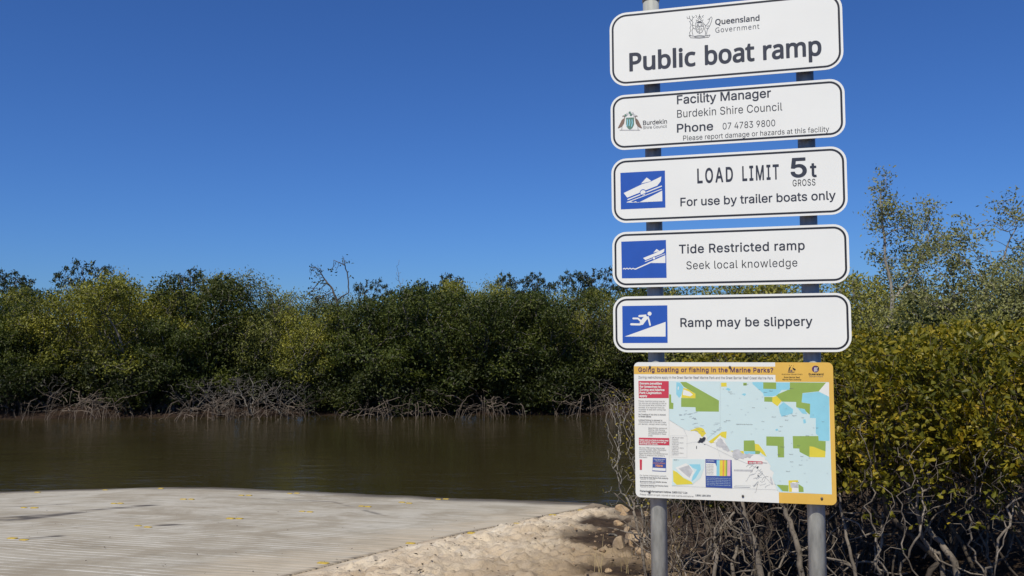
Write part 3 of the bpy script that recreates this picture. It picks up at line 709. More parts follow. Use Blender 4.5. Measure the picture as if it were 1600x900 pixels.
t2 = mid_tree(102, [([(0, 0, -0.2), (0.1, 0, 1.2), (-0.1, 0, 2.2)], None), ([(-0.05, 0, 1.9), (0.6, 0.1, 2.9), (0.9, 0, 3.6)], 0)],
    [(0.75, 0, 3.7, 0.3, 0.3, 0.45), (0.2, 0, 3.3, 0.4, 0.4, 0.5), (-0.45, 0, 3.1, 0.5, 0.4, 0.5), (1.3, 0.1, 3.2, 0.45, 0.4, 0.35), (0.4, 0, 2.5, 1.0, 0.7, 0.5), (-0.6, 0, 2.2, 0.7, 0.6, 0.5)], 600, M["leaf_grey"], nleaf=72, bark="bark_pale", L=0.062, W=0.028, tip=0.0038, tipmax=0, step=0.13, spread=(0.095, 0.095, 0.08))
set_mid(t2, 1505, 13.0, 0, 0.97, "airy grey-green tree with sky showing through, next after the tall slender one")
t3 = mid_tree(103, [([(0, 0, -0.2), (-0.1, 0, 1.2), (0.1, 0, 2.4)], None)],
    [(0.2, 0, 3.3, 0.5, 0.4, 0.4), (-0.6, 0, 3.0, 0.5, 0.4, 0.4), (0.9, 0, 2.9, 0.5, 0.5, 0.45), (0, 0, 2.4, 1.3, 0.8, 0.6)], 600, M["leaf_grey"], nleaf=72, bark="bark_pale", L=0.062, W=0.028, tip=0.0038, tipmax=0, step=0.13, spread=(0.095, 0.095, 0.08))
set_mid(t3, 1610, 12.5, 0.5, 0.84, "grey-green tree at the far edge of the shrubs, cut by the picture's edge")
def bushy(seed, w, h, natt, leaf, nleaf=14, L=0.075, W=0.03, bark="dead", name="mangrove_bush"):
    rng = np.random.default_rng(seed)
    return mid_tree(seed, [([(0, 0, -0.2), (0.05, 0, 0.5), (0, 0, 1.0)], None)], lobeset(seed, w, 0.5, h, 9), natt, leaf, nleaf, L, W, (0.1, 0.1, 0.08), 0.005, 0.15, bark, 1, name)
q1 = bushy(111, 3.2, 3.2, 650, M["leaf_bush"], nleaf=26, W=0.038, bark="bark_far")
for k, (px, Y, top, rz, w, lab) in enumerate(((1350, 19, 425, 0.0, 1.0, "pale olive bush just beside the edge of the tide sign"), (1290, 21, 420, 1.2, 1.0, "olive bush hidden mostly behind the tide and slippery signs"), (1420, 16.5, 446, 2.2, 1.0, "olive bush around the foot of the tall slender tree"),
        (1485, 15, 450, 3.3, 0.9, "olive bush under the airy grey-green tree"), (1570, 13.5, 440, 4.0, 0.9, "olive bush behind the yellow-green shrubs near the picture's edge"), (1640, 13, 425, 5.1, 1.0, "olive bush cut by the picture's edge"), (1120, 24, 428, 0.7, 1.0, "olive bush behind the middle of the signs"), (1210, 22, 424, 2.9, 1.1, "olive bush behind the far half of the signs"), (1440, 11.5, 488, 1.7, 0.8, "low olive bush just over the tops of the yellow-green shrubs"), (1530, 11, 478, 0.3, 0.8, "low olive bush over the amber-leaved shrub near the picture's edge"))):
    o = q1 if k == 0 else copy_tree(q1)
    p = at(px, 560, Y); gz = max(float(hbase(p.x, Y)), 0.1); sz = (at(px, top, Y).z - gz) / 3.25
    o.location = (p.x, Y, gz); o.rotation_euler = (0, 0, rz); o.scale = (w * sz, w * sz, sz); tag(o, lab, "bush", "olive bushes behind the near shrubs")

# ------------------------------------------------------------------ near mangrove shrubs
def near_shrub(seed, H, W, natt, leaf, nl=9, stems=4, L=0.052, Wl=0.028, h0=0.8, step=0.085, tip=0.0019, dense=True, tipmax=0, D_=None, bark="bark_shade"):
    rng = np.random.default_rng(seed); D_ = D_ or W
    lobes = [(0, 0, (h0 + H) / 2, W * 0.40, D_ * 0.40, (H - h0) * 0.46)]
    for k in range(7):
        a = rng.uniform(0, 6.28); s = W * rng.uniform(0.16, 0.24); q = rng.uniform(0.3, 0.8) * W / 2
        lobes.append((q * math.cos(a), q * math.sin(a) * D_ / W, rng.uniform(h0 + 0.1, H - s * 0.7), s, s, s * 0.75))
    att = blob_points(rng, lobes, natt)
    pos, par = [(0, 0, -0.15)], [-1]
    for s in range(stems):
        a = s * 6.283 / stems + rng.uniform(0, 1); prev = 0; p = np.array((0.0, 0, -0.1)); dr = np.array((math.cos(a) * 0.5, math.sin(a) * 0.5, 1.0))
        for k in range(int(h0 * 0.85 / step)):
            dr = unit(dr + rng.normal(0, 0.22, 3) + np.array((0, 0, 0.08))); p = p + dr * step
            pos.append(p); par.append(prev); prev = len(pos) - 1
            if k in (4, 7) and rng.random() < 0.7:          # a bare side branch
                b = unit(rng.normal(0, 1, 3) * np.array((1, 1, 0.3)) + np.array((0, 0, 0.3))); q = p; pq = prev
                for j in range(rng.integers(3, 7)):
                    b = unit(b + rng.normal(0, 0.3, 3)); q = q + b * step; pos.append(q); par.append(pq); pq = len(pos) - 1
    pos, par = colonize(att, pos, par, step, step * 1.25, rng, jit=0.4, up=0.1)
    ch, r, td = skeleton(pos, par, tip, 2.35, 0.022)
    tm = MB(); tubes(tm, pos, par, ch, r, 6)
    sel = (td <= tipmax) & (pos[:, 2] > h0 * 0.8)
    C = pos[sel]; T = unit(C - pos[par[sel]])
    n = nl; c = np.repeat(C, n, 0) + rng.normal(0, 0.022, (len(C) * n, 3)); t = np.repeat(T, n, 0)
    d = unit(t * 0.5 + unit(rng.normal(0, 1, (len(c), 3))) * 0.9 + np.array((0, 0, 0.25)))
    lm = MB(); near_leaves(lm, c, d, rng, L, Wl)
    root = D.objects.new("mangrove_shrub", None); COL.objects.link(root)
    put("trunk", tm.mesh("trunk", M[bark], True), root); put("crown", lm.mesh("crown", leaf), root)
    return root
GS = "yellow-green shrubs behind the signs"
NS = [near_shrub(201, 2.05, 1.6, 1700, M["leaf_near"], 12, tipmax=1), near_shrub(202, 1.95, 1.5, 1500, M["leaf_near"], 12, tipmax=1), near_shrub(203, 2.1, 1.7, 1800, M["leaf_near"], 12, tipmax=1)]
spots = ((1395, 6.3, 525, 0.0, "yellow-green shrub standing just past the map board's yellow edge"), (1545, 6.0, 500, 1.0, "yellow-green shrub at the picture's edge with amber leaves"), (1480, 7.0, 505, 2.4, "yellow-green shrub between the map board shrub and the amber one"),
    (1330, 7.6, 528, 3.3, "yellow-green shrub peeping out beside the slippery ramp sign"), (1260, 7.4, 540, 0.8, "yellow-green shrub behind the post under the slippery ramp sign"), (1180, 7.9, 548, 4.2, "yellow-green shrub behind the middle of the map board"),
    (1100, 8.3, 552, 5.0, "yellow-green shrub behind the map board's title"), (1620, 7.2, 490, 2.0, "tallest yellow-green shrub, cut by the picture's edge"), (1400, 8.4, 508, 1.5, "yellow-green shrub behind the one past the map board"), (1530, 8.6, 490, 5.6, "yellow-green shrub behind the amber-leaved one"), (1660, 6.0, 520, 3.9, "yellow-green shrub mostly outside the picture's edge"))
cnt = {}
for k, (px, Y, top, rz, lab) in enumerate(spots):
    i = k % 3; o = NS[i] if i not in cnt else copy_tree(NS[i]); cnt[i] = 1
    p = at(px, 560, Y); gz = float(ground(p.x, Y)); sz = (at(px, top, Y).z - gz) / (2.05, 1.95, 2.1)[i]
    o.location = (p.x, Y, gz); o.rotation_euler = (0, 0, rz); o.scale = (max(sz, 0.9),) * 2 + (sz,)
    tag(o, lab, "shrub", GS)
DB = bushy(121, 1.9, 1.5, 520, M["leaf_shaded"], 34, 0.07, 0.035, "bark_dark", "added_low_bush")  # bushes added to darken the space behind the trunks
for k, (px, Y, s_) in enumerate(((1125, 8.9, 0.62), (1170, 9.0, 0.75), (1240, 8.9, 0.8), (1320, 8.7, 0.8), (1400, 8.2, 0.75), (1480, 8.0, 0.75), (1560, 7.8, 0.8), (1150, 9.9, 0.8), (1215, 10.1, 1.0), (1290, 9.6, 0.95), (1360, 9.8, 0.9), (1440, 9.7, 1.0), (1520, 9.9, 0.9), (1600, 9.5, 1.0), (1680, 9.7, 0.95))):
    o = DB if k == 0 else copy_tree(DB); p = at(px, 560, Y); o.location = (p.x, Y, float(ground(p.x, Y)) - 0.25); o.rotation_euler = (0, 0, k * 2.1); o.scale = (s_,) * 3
    tag(o, "dark low bush added to deepen the shade behind the pale trunks", "bush", "dark low bushes added behind the trunks")
# thin, nearly leafless shrub beside the map board's white edge
sp = near_shrub(231, 1.75, 1.15, 1000, M["leaf_sparse"], 2, 6, 0.036, 0.019, 0.3, 0.06, 0.0018, True, 0, bark="bark_pale")
p = at(1010, 560, 10.6); gz = float(ground(p.x, 10.6)); sp.location = (p.x, 10.6, gz); sz = (at(1010, 592, 10.6).z - gz) / 1.75; sp.scale = (1.1, 1.1, sz)
tag(sp, "thin twiggy shrub with a few yellow leaves beside the map board's white edge", "shrub")
sp2 = near_shrub(232, 1.5, 0.9, 320, M["leaf_sparse"], 2, 4, 0.04, 0.022, 0.3, 0.07, 0.0024, True, 0)
p = at(1040, 560, 8.4); gz = float(ground(p.x, 8.4)); sp2.location = (p.x, 8.4, gz); tag(sp2, "thin twiggy shrub behind the map board's lower edge", "shrub")
for k, (px, Y, top, lab) in enumerate(((1408, 5.75, 640, "leafless pale twig fan in front of the shrub past the map board"), (1552, 5.6, 655, "leafless pale twig fan in front of the amber-leaved shrub"))):
    o = near_shrub(251 + k, 1.75, 0.85, 150, M["leaf_near"], 2, 3, h0=0.75, step=0.07, tip=0.0021, bark="bark_near")
    p = at(px, 560, Y); gz = float(ground(p.x, Y)); o.location = (p.x, Y, gz); sz = (at(px, top, Y).z - gz) / 1.75; o.scale = (0.9, 0.9, sz); tag(o, lab, "shrub")
# bare tangled stems under the map board
TG = []
for k in range(3):
    mb, pos, ch, r, td = bare_shrub(240 + k, 1.0, 1.15, 105, M["bark_near"], 4, 0.0022, 0.08, 2.4, 0.36)
    TG.append(mb.mesh("tangled_branch", M[("bark_near", "twig_brown", "bark_shade")[k]], True))
for k, (px, Y, rz, s, lab) in enumerate(((1060, 7.4, 0, 1.0, "bare tangled stems beside the post under the map board's red box"), (1110, 7.0, 1.1, 1.05, "brown bare tangled stems under the map board's inset map"), (1165, 7.2, 2.3, 1.0, "bare tangled stems under the middle of the map board"), (1215, 6.8, 3.6, 1.1, "bare tangled stems beside the post under the map board's yellow corner"),
        (1090, 8.6, 4.4, 1.2, "bare stems in deep shade behind the brown tangle"), (1190, 8.8, 5.2, 1.2, "bare stems in deep shade behind the map board's middle"), (1042, 7.9, 0.6, 0.9, "bare stems at the foot of the post beside the rocks"), (1335, 7.0, 1.9, 0.8, "bare stems in the shade past the post under the yellow corner"))):
    p = at(px, 560, Y); tag(put("bare_branch", TG[k % 3], None, (p.x, Y, float(ground(p.x, Y)) - 0.03), (0, 0, rz), (s, s, s)), lab, "branches", "bare tangled stems under the shrubs")

# pale trunks seen one by one under the shrubs
def stem_path(pts, r0, r1, name, lab, Y, mat="bark_near", seed=0):
    rng = np.random.default_rng(seed); P = [np.array(at(px, py, Y + dy)) for px, py, dy in pts]
    g_ = P[0] + (P[0] - P[1]) * 0.4; g_[2] = float(ground(g_[0], g_[1])) - 0.06
    if P[0][2] > g_[2]: P.insert(0, g_)
    out = []
    for a, b in zip(P[:-1], P[1:]):
        for t in range(4): out.append(a + (b - a) * t / 4 + rng.normal(0, 0.006, 3))
    out.append(P[-1]); n = len(out); mb = MB(); base = out[0].copy()
    out = np.array(out) - base
    mb.tube(out, 0.74 * np.linspace(r0, r1, n) * rng.uniform(0.9, 1.12, n), 8)
    for k in range(7):
        i = rng.integers(n // 3, n - 1); d = unit(rng.normal(0, 1, 3) + np.array((0, 0, 0.4))); q = [out[i]]
        for j in range(rng.integers(3, 7)): d = unit(d + rng.normal(0, 0.35, 3)); q.append(q[-1] + d * 0.07)
        mb.tube(q, np.linspace(0.009, 0.004, len(q)), 5)
    return tag(put(name, mb.mesh(name, M[mat], True), None, base), lab, "trunk", "pale crooked trunks under the shrubs")
stem_path([(1195, 960, 0), (1190, 890, 0), (1170, 830, .05), (1158, 785, .1), (1155, 740, .2)], 0.036, 0.024, "shrub_trunk", "pale leaning trunk under the middle of the map board", 6.6, seed=1)
stem_path([(1262, 960, 0), (1252, 890, 0), (1246, 850, .05), (1230, 805, .1), (1228, 770, .1)], 0.036, 0.022, "shrub_trunk", "pale trunk close beside the post under the map board's yellow corner", 6.7, seed=2)
stem_path([(1500, 960, 0), (1492, 880, 0), (1460, 835, .1), (1425, 790, .2), (1415, 730, .3), (1405, 690, .3)], 0.038, 0.016, "shrub_trunk", "pale forked trunk in the middle of the shade under the shrubs", 6.1, seed=3)
stem_path([(1470, 870, 0), (1445, 850, 0), (1432, 800, -.1), (1436, 760, -.1)], 0.028, 0.012, "shrub_trunk", "short crooked stem crossing the pale forked trunk", 6.2, seed=4)
stem_path([(1345, 930, 0), (1330, 870, 0), (1318, 810, .1), (1312, 770, .1)], 0.022, 0.010, "shrub_trunk", "slim pale stem just past the map board's yellow edge", 6.3, seed=5)
stem_path([(1390, 920, 0), (1368, 880, 0), (1378, 850, 0), (1378, 800, .1)], 0.022, 0.010, "shrub_trunk", "slim crooked stem between the slim pale stem and the forked trunk", 6.5, seed=6)
stem_path([(1625, 850, 0), (1590, 800, 0), (1560, 760, .1), (1555, 720, .1)], 0.030, 0.013, "shrub_trunk", "pale trunk leaning in from the picture's edge", 6.0, seed=7)
stem_path([(1560, 930, 0), (1542, 870, 0), (1540, 830, .1), (1545, 790, .1)], 0.020, 0.009, "shrub_trunk", "slim mottled stem near the picture's edge", 6.4, seed=8)
stem_path([(1012, 930, 0), (1003, 850, 0), (990, 800, .2), (992, 780, .2)], 0.022, 0.013, "shrub_trunk", "pale stem beside the rocks and the post", 8.2, seed=9)
stem_path([(1110, 960, 0), (1120, 870, 0), (1113, 845, 0), (1128, 820, .1), (1148, 800, .1)], 0.026, 0.012, "shrub_trunk", "crooked pale stem under the map board's inset map", 6.9, seed=10)
stem_path([(1150, 930, 0), (1146, 880, 0), (1152, 850, .1), (1140, 810, .1)], 0.028, 0.014, "shrub_trunk", "short knobbly trunk beside the pale leaning one", 7.1, seed=11)

# ------------------------------------------------------------------ rocks, sticks, dry grass, litter
def rock(seed, sx, sy, sz):
    rng = np.random.default_rng(seed); import bmesh
    bm = bmesh.new(); bmesh.ops.create_icosphere(bm, subdivisions=3, radius=1.0)
    pl = [(unit(rng.normal(0, 1, 3)), rng.uniform(0.5, 0.85)) for _ in range(10)]
    for v in bm.verts:
        c = np.array(v.co)
        for n_, d in pl:
            k = c @ n_
            if k > d: c = c - n_ * (k - d) * 0.92
        c = c + (fbm(np.array([c[0] * 3 + seed]), np.array([c[1] * 3 + c[2] * 2]), seed, 3)[0] - 0.5) * 0.12 * c
        v.co = Vector(c * np.array((sx, sy, sz)))
    me = D.meshes.new("rock"); bm.to_mesh(me); bm.free(); me.materials.append(M["rock"]); return me
def mat_rock():
    m, nt, p = new_mat("rock_tan"); f = noise(nt, 9, 5, 0.65, coords(nt)); k = noise(nt, 40, 3, 0.7, coords(nt)); oi = nt.nodes.new("ShaderNodeObjectInfo")
    c = ramp(nt, f, [(0.3, (0.24, 0.15, 0.085)), (0.55, (0.42, 0.29, 0.17)), (0.72, (0.50, 0.38, 0.25))])
    c = mixc(nt, ramp(nt, oi.outputs["Random"], [(0.3, (0, 0, 0)), (0.9, (0.7, 0.7, 0.7))]), c, (0.22, 0.175, 0.135))
    nt.links.new(c, p.inputs["Base Color"]); p.inputs["Roughness"].default_value = 0.9; bump(nt, p, math_n(nt, 'ADD', f, math_n(nt, 'MULTIPLY', k, .4)), 0.6, 0.02); return m
M["rock"] = mat_rock()
for k, (px, py, wpx, hpx, lab) in enumerate(((971, 796, 19, 11, "pale wedge-shaped rock at the water's edge beside the dark stick"), (969, 855, 21, 17, "rounded tan rock with a reddish hollow beside the dark mud"), (996, 843, 30, 21, "biggest tan rock, in front of the thin shrub"), (966, 820, 16, 8, "flat rock half sunk above the dark mud"), (980, 832, 14, 8, "flat rock between the sunk rock and the biggest one"),
        (976, 809, 10, 8, "small upright rock below the pale wedge"), (985, 856, 8, 8, "small rock touching the rounded tan rock"), (1001, 862, 12, 11, "grey rock below the biggest tan rock"), (993, 818, 12, 9, "small rock in the twigs above the biggest rock"), (952, 893, 12, 8, "half buried pale rock in the mud at the bottom"), (1008, 806, 12, 8, "brown rock at the foot of the thin shrub"), (1015, 880, 14, 10, "brown rock at the foot of the post"))):
    p = hit(px, py + hpx * 0.5); s = p.y / F
    tag(put("rock", rock(300 + k, wpx * s * 0.72, wpx * s * 0.55, hpx * s * 0.85), None, (p.x, p.y, float(ground(p.x, p.y)) + hpx * s * 0.22), (0, 0, k * 1.3)), lab, "rock", "rocks beside the ramp")
def stick(pts, r, lab, mat="bark_dark", h=0.02):
    P = [];
    for px, py in pts: q = hit(px, py); P.append(np.array((q.x, q.y, float(ground(q.x, q.y)) + h)))
    P = np.array(P); b = P[0].copy(); mb = MB(); mb.tube(P - b, np.linspace(r, r * 0.6, len(P)), 6)
    tag(put("driftwood_stick", mb.mesh("driftwood_stick", M[mat], True), None, b), lab, "stick", "sticks lying at the water's edge")
stick([(936, 795.5), (950, 793.5), (968, 792), (984, 791)], 0.018, "long dark stick lying on sand at the water's edge beside the wedge rock")
stick([(966, 801), (978, 798.5), (990, 797)], 0.014, "short dark stick lying below the wedge rock")
stick([(952, 843.5), (960, 844.5), (964, 845.5)], 0.02, "short pale stick lying on the dark mud", "dead")
def stones():
    rng = np.random.default_rng(66); mb = MB(); ph = (1 + 5 ** 0.5) / 2
    ico = unit(np.array([(-1, ph, 0), (1, ph, 0), (-1, -ph, 0), (1, -ph, 0), (0, -1, ph), (0, 1, ph), (0, -1, -ph), (0, 1, -ph), (ph, 0, -1), (ph, 0, 1), (-ph, 0, -1), (-ph, 0, 1)], float))
    fc = [(0, 11, 5), (0, 5, 1), (0, 1, 7), (0, 7, 10), (0, 10, 11), (1, 5, 9), (5, 11, 4), (11, 10, 2), (10, 7, 6), (7, 1, 8), (3, 9, 4), (3, 4, 2), (3, 2, 6), (3, 6, 8), (3, 8, 9), (4, 9, 5), (2, 4, 11), (6, 2, 10), (8, 6, 7), (9, 8, 1)]
    for k in range(260):
        y = rng.uniform(6.4, 13); x = MUD_X + rng.normal(0.35, 0.55) if k % 3 else xe(y) + rng.uniform(0.2, 3.0)
        r = 0.008 + 0.028 * rng.random() ** 2.5 if k % 3 else rng.uniform(0.005, 0.012)
        v = ico * rng.uniform(0.75, 1.2, (12, 1)) * r * np.array((1.2, 1.0, 0.7)); a = rng.uniform(0, 6.28); c, s_ = math.cos(a), math.sin(a)
        v = np.stack([v[:, 0] * c - v[:, 1] * s_, v[:, 0] * s_ + v[:, 1] * c, v[:, 2]], -1) + (x, y, float(ground(x, y)) + r * 0.25)
        mb.add(v, fc)
    return mb.mesh("gravel", plain("gravel_brown", (0.24, 0.165, 0.105), 0.9, var=0.45, scale=6))
tag(put("gravel", stones()), "small tan stones scattered on the sand and dark mud beside the rocks", "gravel", kind="stuff")
def grass_tuft(seed, n, h):
    rng = np.random.default_rng(seed); mb = MB()
    for k in range(n):
        a = rng.uniform(0, 6.28); ln = rng.uniform(0.05, 0.45); H = h * rng.uniform(0.5, 1.1); t = np.linspace(0, 1, 6)
        P = np.stack([rng.normal(0, 0.04) + math.cos(a) * ln * H * t ** 1.7, rng.normal(0, 0.04) + math.sin(a) * ln * H * t ** 1.7, H * t * (1 - 0.15 * ln * t) - 0.02], -1)
        mb.tube(P, np.linspace(0.0032, 0.0012, 6), 4)
    return mb.mesh("dry_grass_tuft", M["straw"])
for k, (px, py, n, h, lab) in enumerate(((938, 905, 5, 0.36, "few dry straw stalks on the sand at the bottom"), (977, 900, 4, 0.45, "dry straw stalks in the mud before the rocks"), (1055, 905, 9, 0.5, "dry straw tuft beside the post under the red box"), (1085, 900, 8, 0.45, "dry straw tuft under the inset map"), (1040, 885, 6, 0.4, "dry straw stalks behind the post"))):
    p = hit(px, py); tag(put("dry_grass_tuft", grass_tuft(400 + k, n, h), None, (p.x, p.y, float(ground(p.x, p.y)))), lab, "dry grass", "dry straw stalks near the post")
def litter():
    rng = np.random.default_rng(77); mb = MB()
    def leaf(x, y, z, L, W):
        a = rng.uniform(0, 6.28); d = np.array((math.cos(a), math.sin(a), rng.normal(0, 0.2))); s = np.array((-math.sin(a), math.cos(a), rng.normal(0, 0.3))); c = np.array((x, y, z))
        V = [c - d * L / 2, c + s * W / 2 + (0, 0, .008), c + d * L / 2 + (0, 0, .006), c - s * W / 2 + (0, 0, .008)]
        mb.add(V, [(0, 1, 2, 3)])
    n = 0
    while n < 420:
        y = rng.uniform(6.6, 15); x = xe(y) + rng.uniform(-0.1, 4.4) if n % 6 else xe(y) - rng.uniform(0, 9)
        d_ = fbm(np.array([x * 0.9]), np.array([y * 0.9]), 44)[0]
        if rng.random() > d_ * 1.4 or float(hbase(x, y)) < 0.1: n += 0; 
        else:
            z = float(ground(x, y)) if x > xe(y) else float(hbase(x, y))
            q_ = 1.0 if x > xe(y) else 0.45; leaf(x, y, z + 0.012, q_ * rng.uniform(0.03, 0.08), q_ * rng.uniform(0.015, 0.028)); n += 1
    for k in range(900):
        y = rng.uniform(5.2, 10); x = rng.uniform(0.13, 0.75) * y
        leaf(x, y, float(ground(x, y)) + 0.012, rng.uniform(0.03, 0.07), rng.uniform(0.015, 0.03))
    return mb.mesh("leaf_litter", leaf_mat("litter_leaf", [(0.15, (0.012, 0.008, 0.006)), (0.55, (0.035, 0.023, 0.015)), (0.9, (0.11, 0.075, 0.045))], 0.7, 0.0))
tag(put("leaf_litter", litter()), "dark fallen leaves and seed pods scattered on sand and mud", "leaf litter", kind="stuff")

# ------------------------------------------------------------------ yellow markers on the ramp
def marker_mesh():
    mb = MB(); L, W, H = 0.058, 0.036, 0.014
    ring = [(-L, -W * .6), (-L * .8, -W), (L * .8, -W), (L, -W * .6), (L, W * .6), (L * .8, W), (-L * .8, W), (-L, W * .6)]
    V = [(x, y, -0.01) for x, y in ring] + [(x, y, H * .6) for x, y in ring] + [(x * .78, y * .62, H) for x, y in ring]
    f = [tuple(range(16, 24))]
    for k in range(8):
        j = (k + 1) % 8; f += [(k, j, j + 8, k + 8), (k + 8, j + 8, j + 16, k + 16)]
    mb.add(V, f); return mb.mesh("yellow_marker", M["marker"], False)
MK = marker_mesh(); GM = "yellow blocks set into the boat ramp"
pairs = ((37.5, 792.5), (53.8, 793), (178, 786), (188.4, 786), (286.6, 779.4), (299, 779.4), (377.2, 773.4), (389, 773.4), (453, 770.3), (464, 770), (472, 798.4), (484.4, 799.4), (360, 809.7), (374, 809.7), (215.6, 821.3), (231, 823.4), (19.4, 841), (37.5, 843.4), (565, 790.2), (575, 791), (628, 784.3), (639.4, 785.7), (685, 779.5), (696.5, 779.2))
singles = ((58.8, 768.5), (164.7, 765), (251.6, 762.5), (863.5, 804), (908, 796.4), (808.5, 817.7), (736.3, 832), (641.5, 848.6), (505, 880))
rngm = np.random.default_rng(3)
for grp, lab in ((pairs, "low yellow block, one of a close pair set out on the concrete ramp"), (singles, "low yellow block standing alone along the border of the concrete ramp")):
    for px, py in grp:
        p = hit(px, py + 1.0); s = rngm.uniform(0.85, 1.1)
        tag(put("yellow_marker", MK, None, (p.x, p.y, float(hbase(p.x, p.y))), (rad(-4), 0, rad(-14) + rngm.normal(0, 0.06)), (s, s, s)), lab, "marker", GM)

# ------------------------------------------------------------------ the sign: plane, posts, boards, lettering
TH = rad(14.83); C0 = Vector((0.964, 3.75, EYE)); UV = Vector((math.cos(TH), -math.sin(TH), 0)); NV = Vector((math.sin(TH), math.cos(TH), 0))
def S(px, py, off=0.0):
    d = ray(px, py); c = C0 + NV * off; o = Vector((0, 0, EYE)); t = NV.dot(c - o) / NV.dot(d); q = o + d * t - C0
    return q.dot(UV), q.z
def Wd(u, v, off=0.0): return C0 + UV * u + NV * off + Vector((0, 0, v))
PR, GAP, TK = 0.0365, 0.028, 0.003
def post(px, py, label, ztop, cap):
    u, _ = S(px, py, GAP + PR); b = Wd(u, 0, GAP + PR); gz = float(ground(b.x, b.y))
    mb = MB(); n = 40; mb.tube([(0, 0, -0.4), (0, 0, ztop - gz)], [PR, PR], n)
    o = put("sign_post", mb.mesh("sign_post", M["galv"], True), None, (b.x, b.y, gz)); o.data.polygons.foreach_set("use_smooth", [len(p.vertices) < 5 for p in o.data.polygons])
    tag(o, label, "post", "galvanised posts carrying the signs")
    if cap is not None:
        cb = MB(); cb.tube([(0, 0, 0), (0, 0, 0.06)], [PR + 0.003] * 2, n); c = put("post_cap", cb.mesh("post_cap", M["galv"], True), o, (0, 0, cap - gz))
        c.data.polygons.foreach_set("use_smooth", [len(p.vertices) < 5 for p in c.data.polygons])
    return o
zt = at(1016, 3, 3.9).z
post(1030, 850, "grey steel post under the map board's white half, next to the rocks", zt + 0.05, zt)
zt2 = Wd(0, 1.3859 * 1.0714 - 0.06).z
post(1276.5, 850, "grey steel post under the map board's yellow corner, in front of the shrubs", zt2, None)

def rrect(u0, u1, v0, v1, r, n=8):
    out = []
    for cx, cy, a0 in ((u1 - r, v1 - r, 0), (u0 + r, v1 - r, 90), (u0 + r, v0 + r, 180), (u1 - r, v0 + r, 270)):
        for k in range(n + 1):
            a = rad(a0 + 90 * k / n); out.append((cx + r * math.cos(a), cy + r * math.sin(a)))
    return out
class Flat:
    """flat printed shapes on a board: local X along the board, Z up, Y a hair in front of the face"""
    def __init__(s, u0, v0): s.mb = MB(); s.u0 = u0; s.v0 = v0; s.mats = []
    def mi(s, m):
        if m not in s.mats: s.mats.append(m)
        return s.mats.index(m)
    def poly(s, outer, mat, d, holes=()):
        loops = [[Vector((u - s.u0, -d, v - s.v0)) for u, v in lp] for lp in (outer, *holes)]
        flat_ = [[Vector((p.x, p.z, 0)) for p in lp] for lp in loops]
        tri = tessellate_polygon(flat_); V = [p for lp in loops for p in lp]; f = []
        for a, b, c in tri:
            pa, pb, pc = V[a], V[b], V[c]; ar = (pb.x - pa.x) * (pc.z - pa.z) - (pb.z - pa.z) * (pc.x - pa.x)
            if abs(ar) < 1e-12: continue
            f.append((a, b, c) if ar > 0 else (a, c, b))
        s.mb.add(V, f, s.mi(mat))
    def stroke(s, pts, w, mat, d, closed=False):
        P = [Vector(p) for p in pts]; n = len(P)
        if closed: P.append(P[0]); n += 1
        Lf, Rt = [], []
        for i in range(n):
            a = P[i - 1] if i > 0 else (P[-2] if closed else P[0]); b = P[i + 1] if i < n - 1 else (P[1] if closed else P[-1])
            t = (b - a).normalized() if (b - a).length > 1e-9 else Vector((1, 0)); q = Vector((-t.y, t.x)) * w / 2
            Lf.append(P[i] + q); Rt.append(P[i] - q)
        V = [(p.x - s.u0, -d, p.y - s.v0) for p in Rt + Lf]
        s.mb.add(V, [(i, i + 1, n + i + 1, n + i) for i in range(n - 1)], s.mi(mat))
    def disc(s, c, r, mat, d, n=24, ry=None):
        ry = ry or r; s.poly([(c[0] + r * math.cos(k * 6.28319 / n), c[1] + ry * math.sin(k * 6.28319 / n)) for k in range(n)], mat, d)
    def build(s, name, parent): return put(name, s.mb.mesh(name, s.mats), parent)

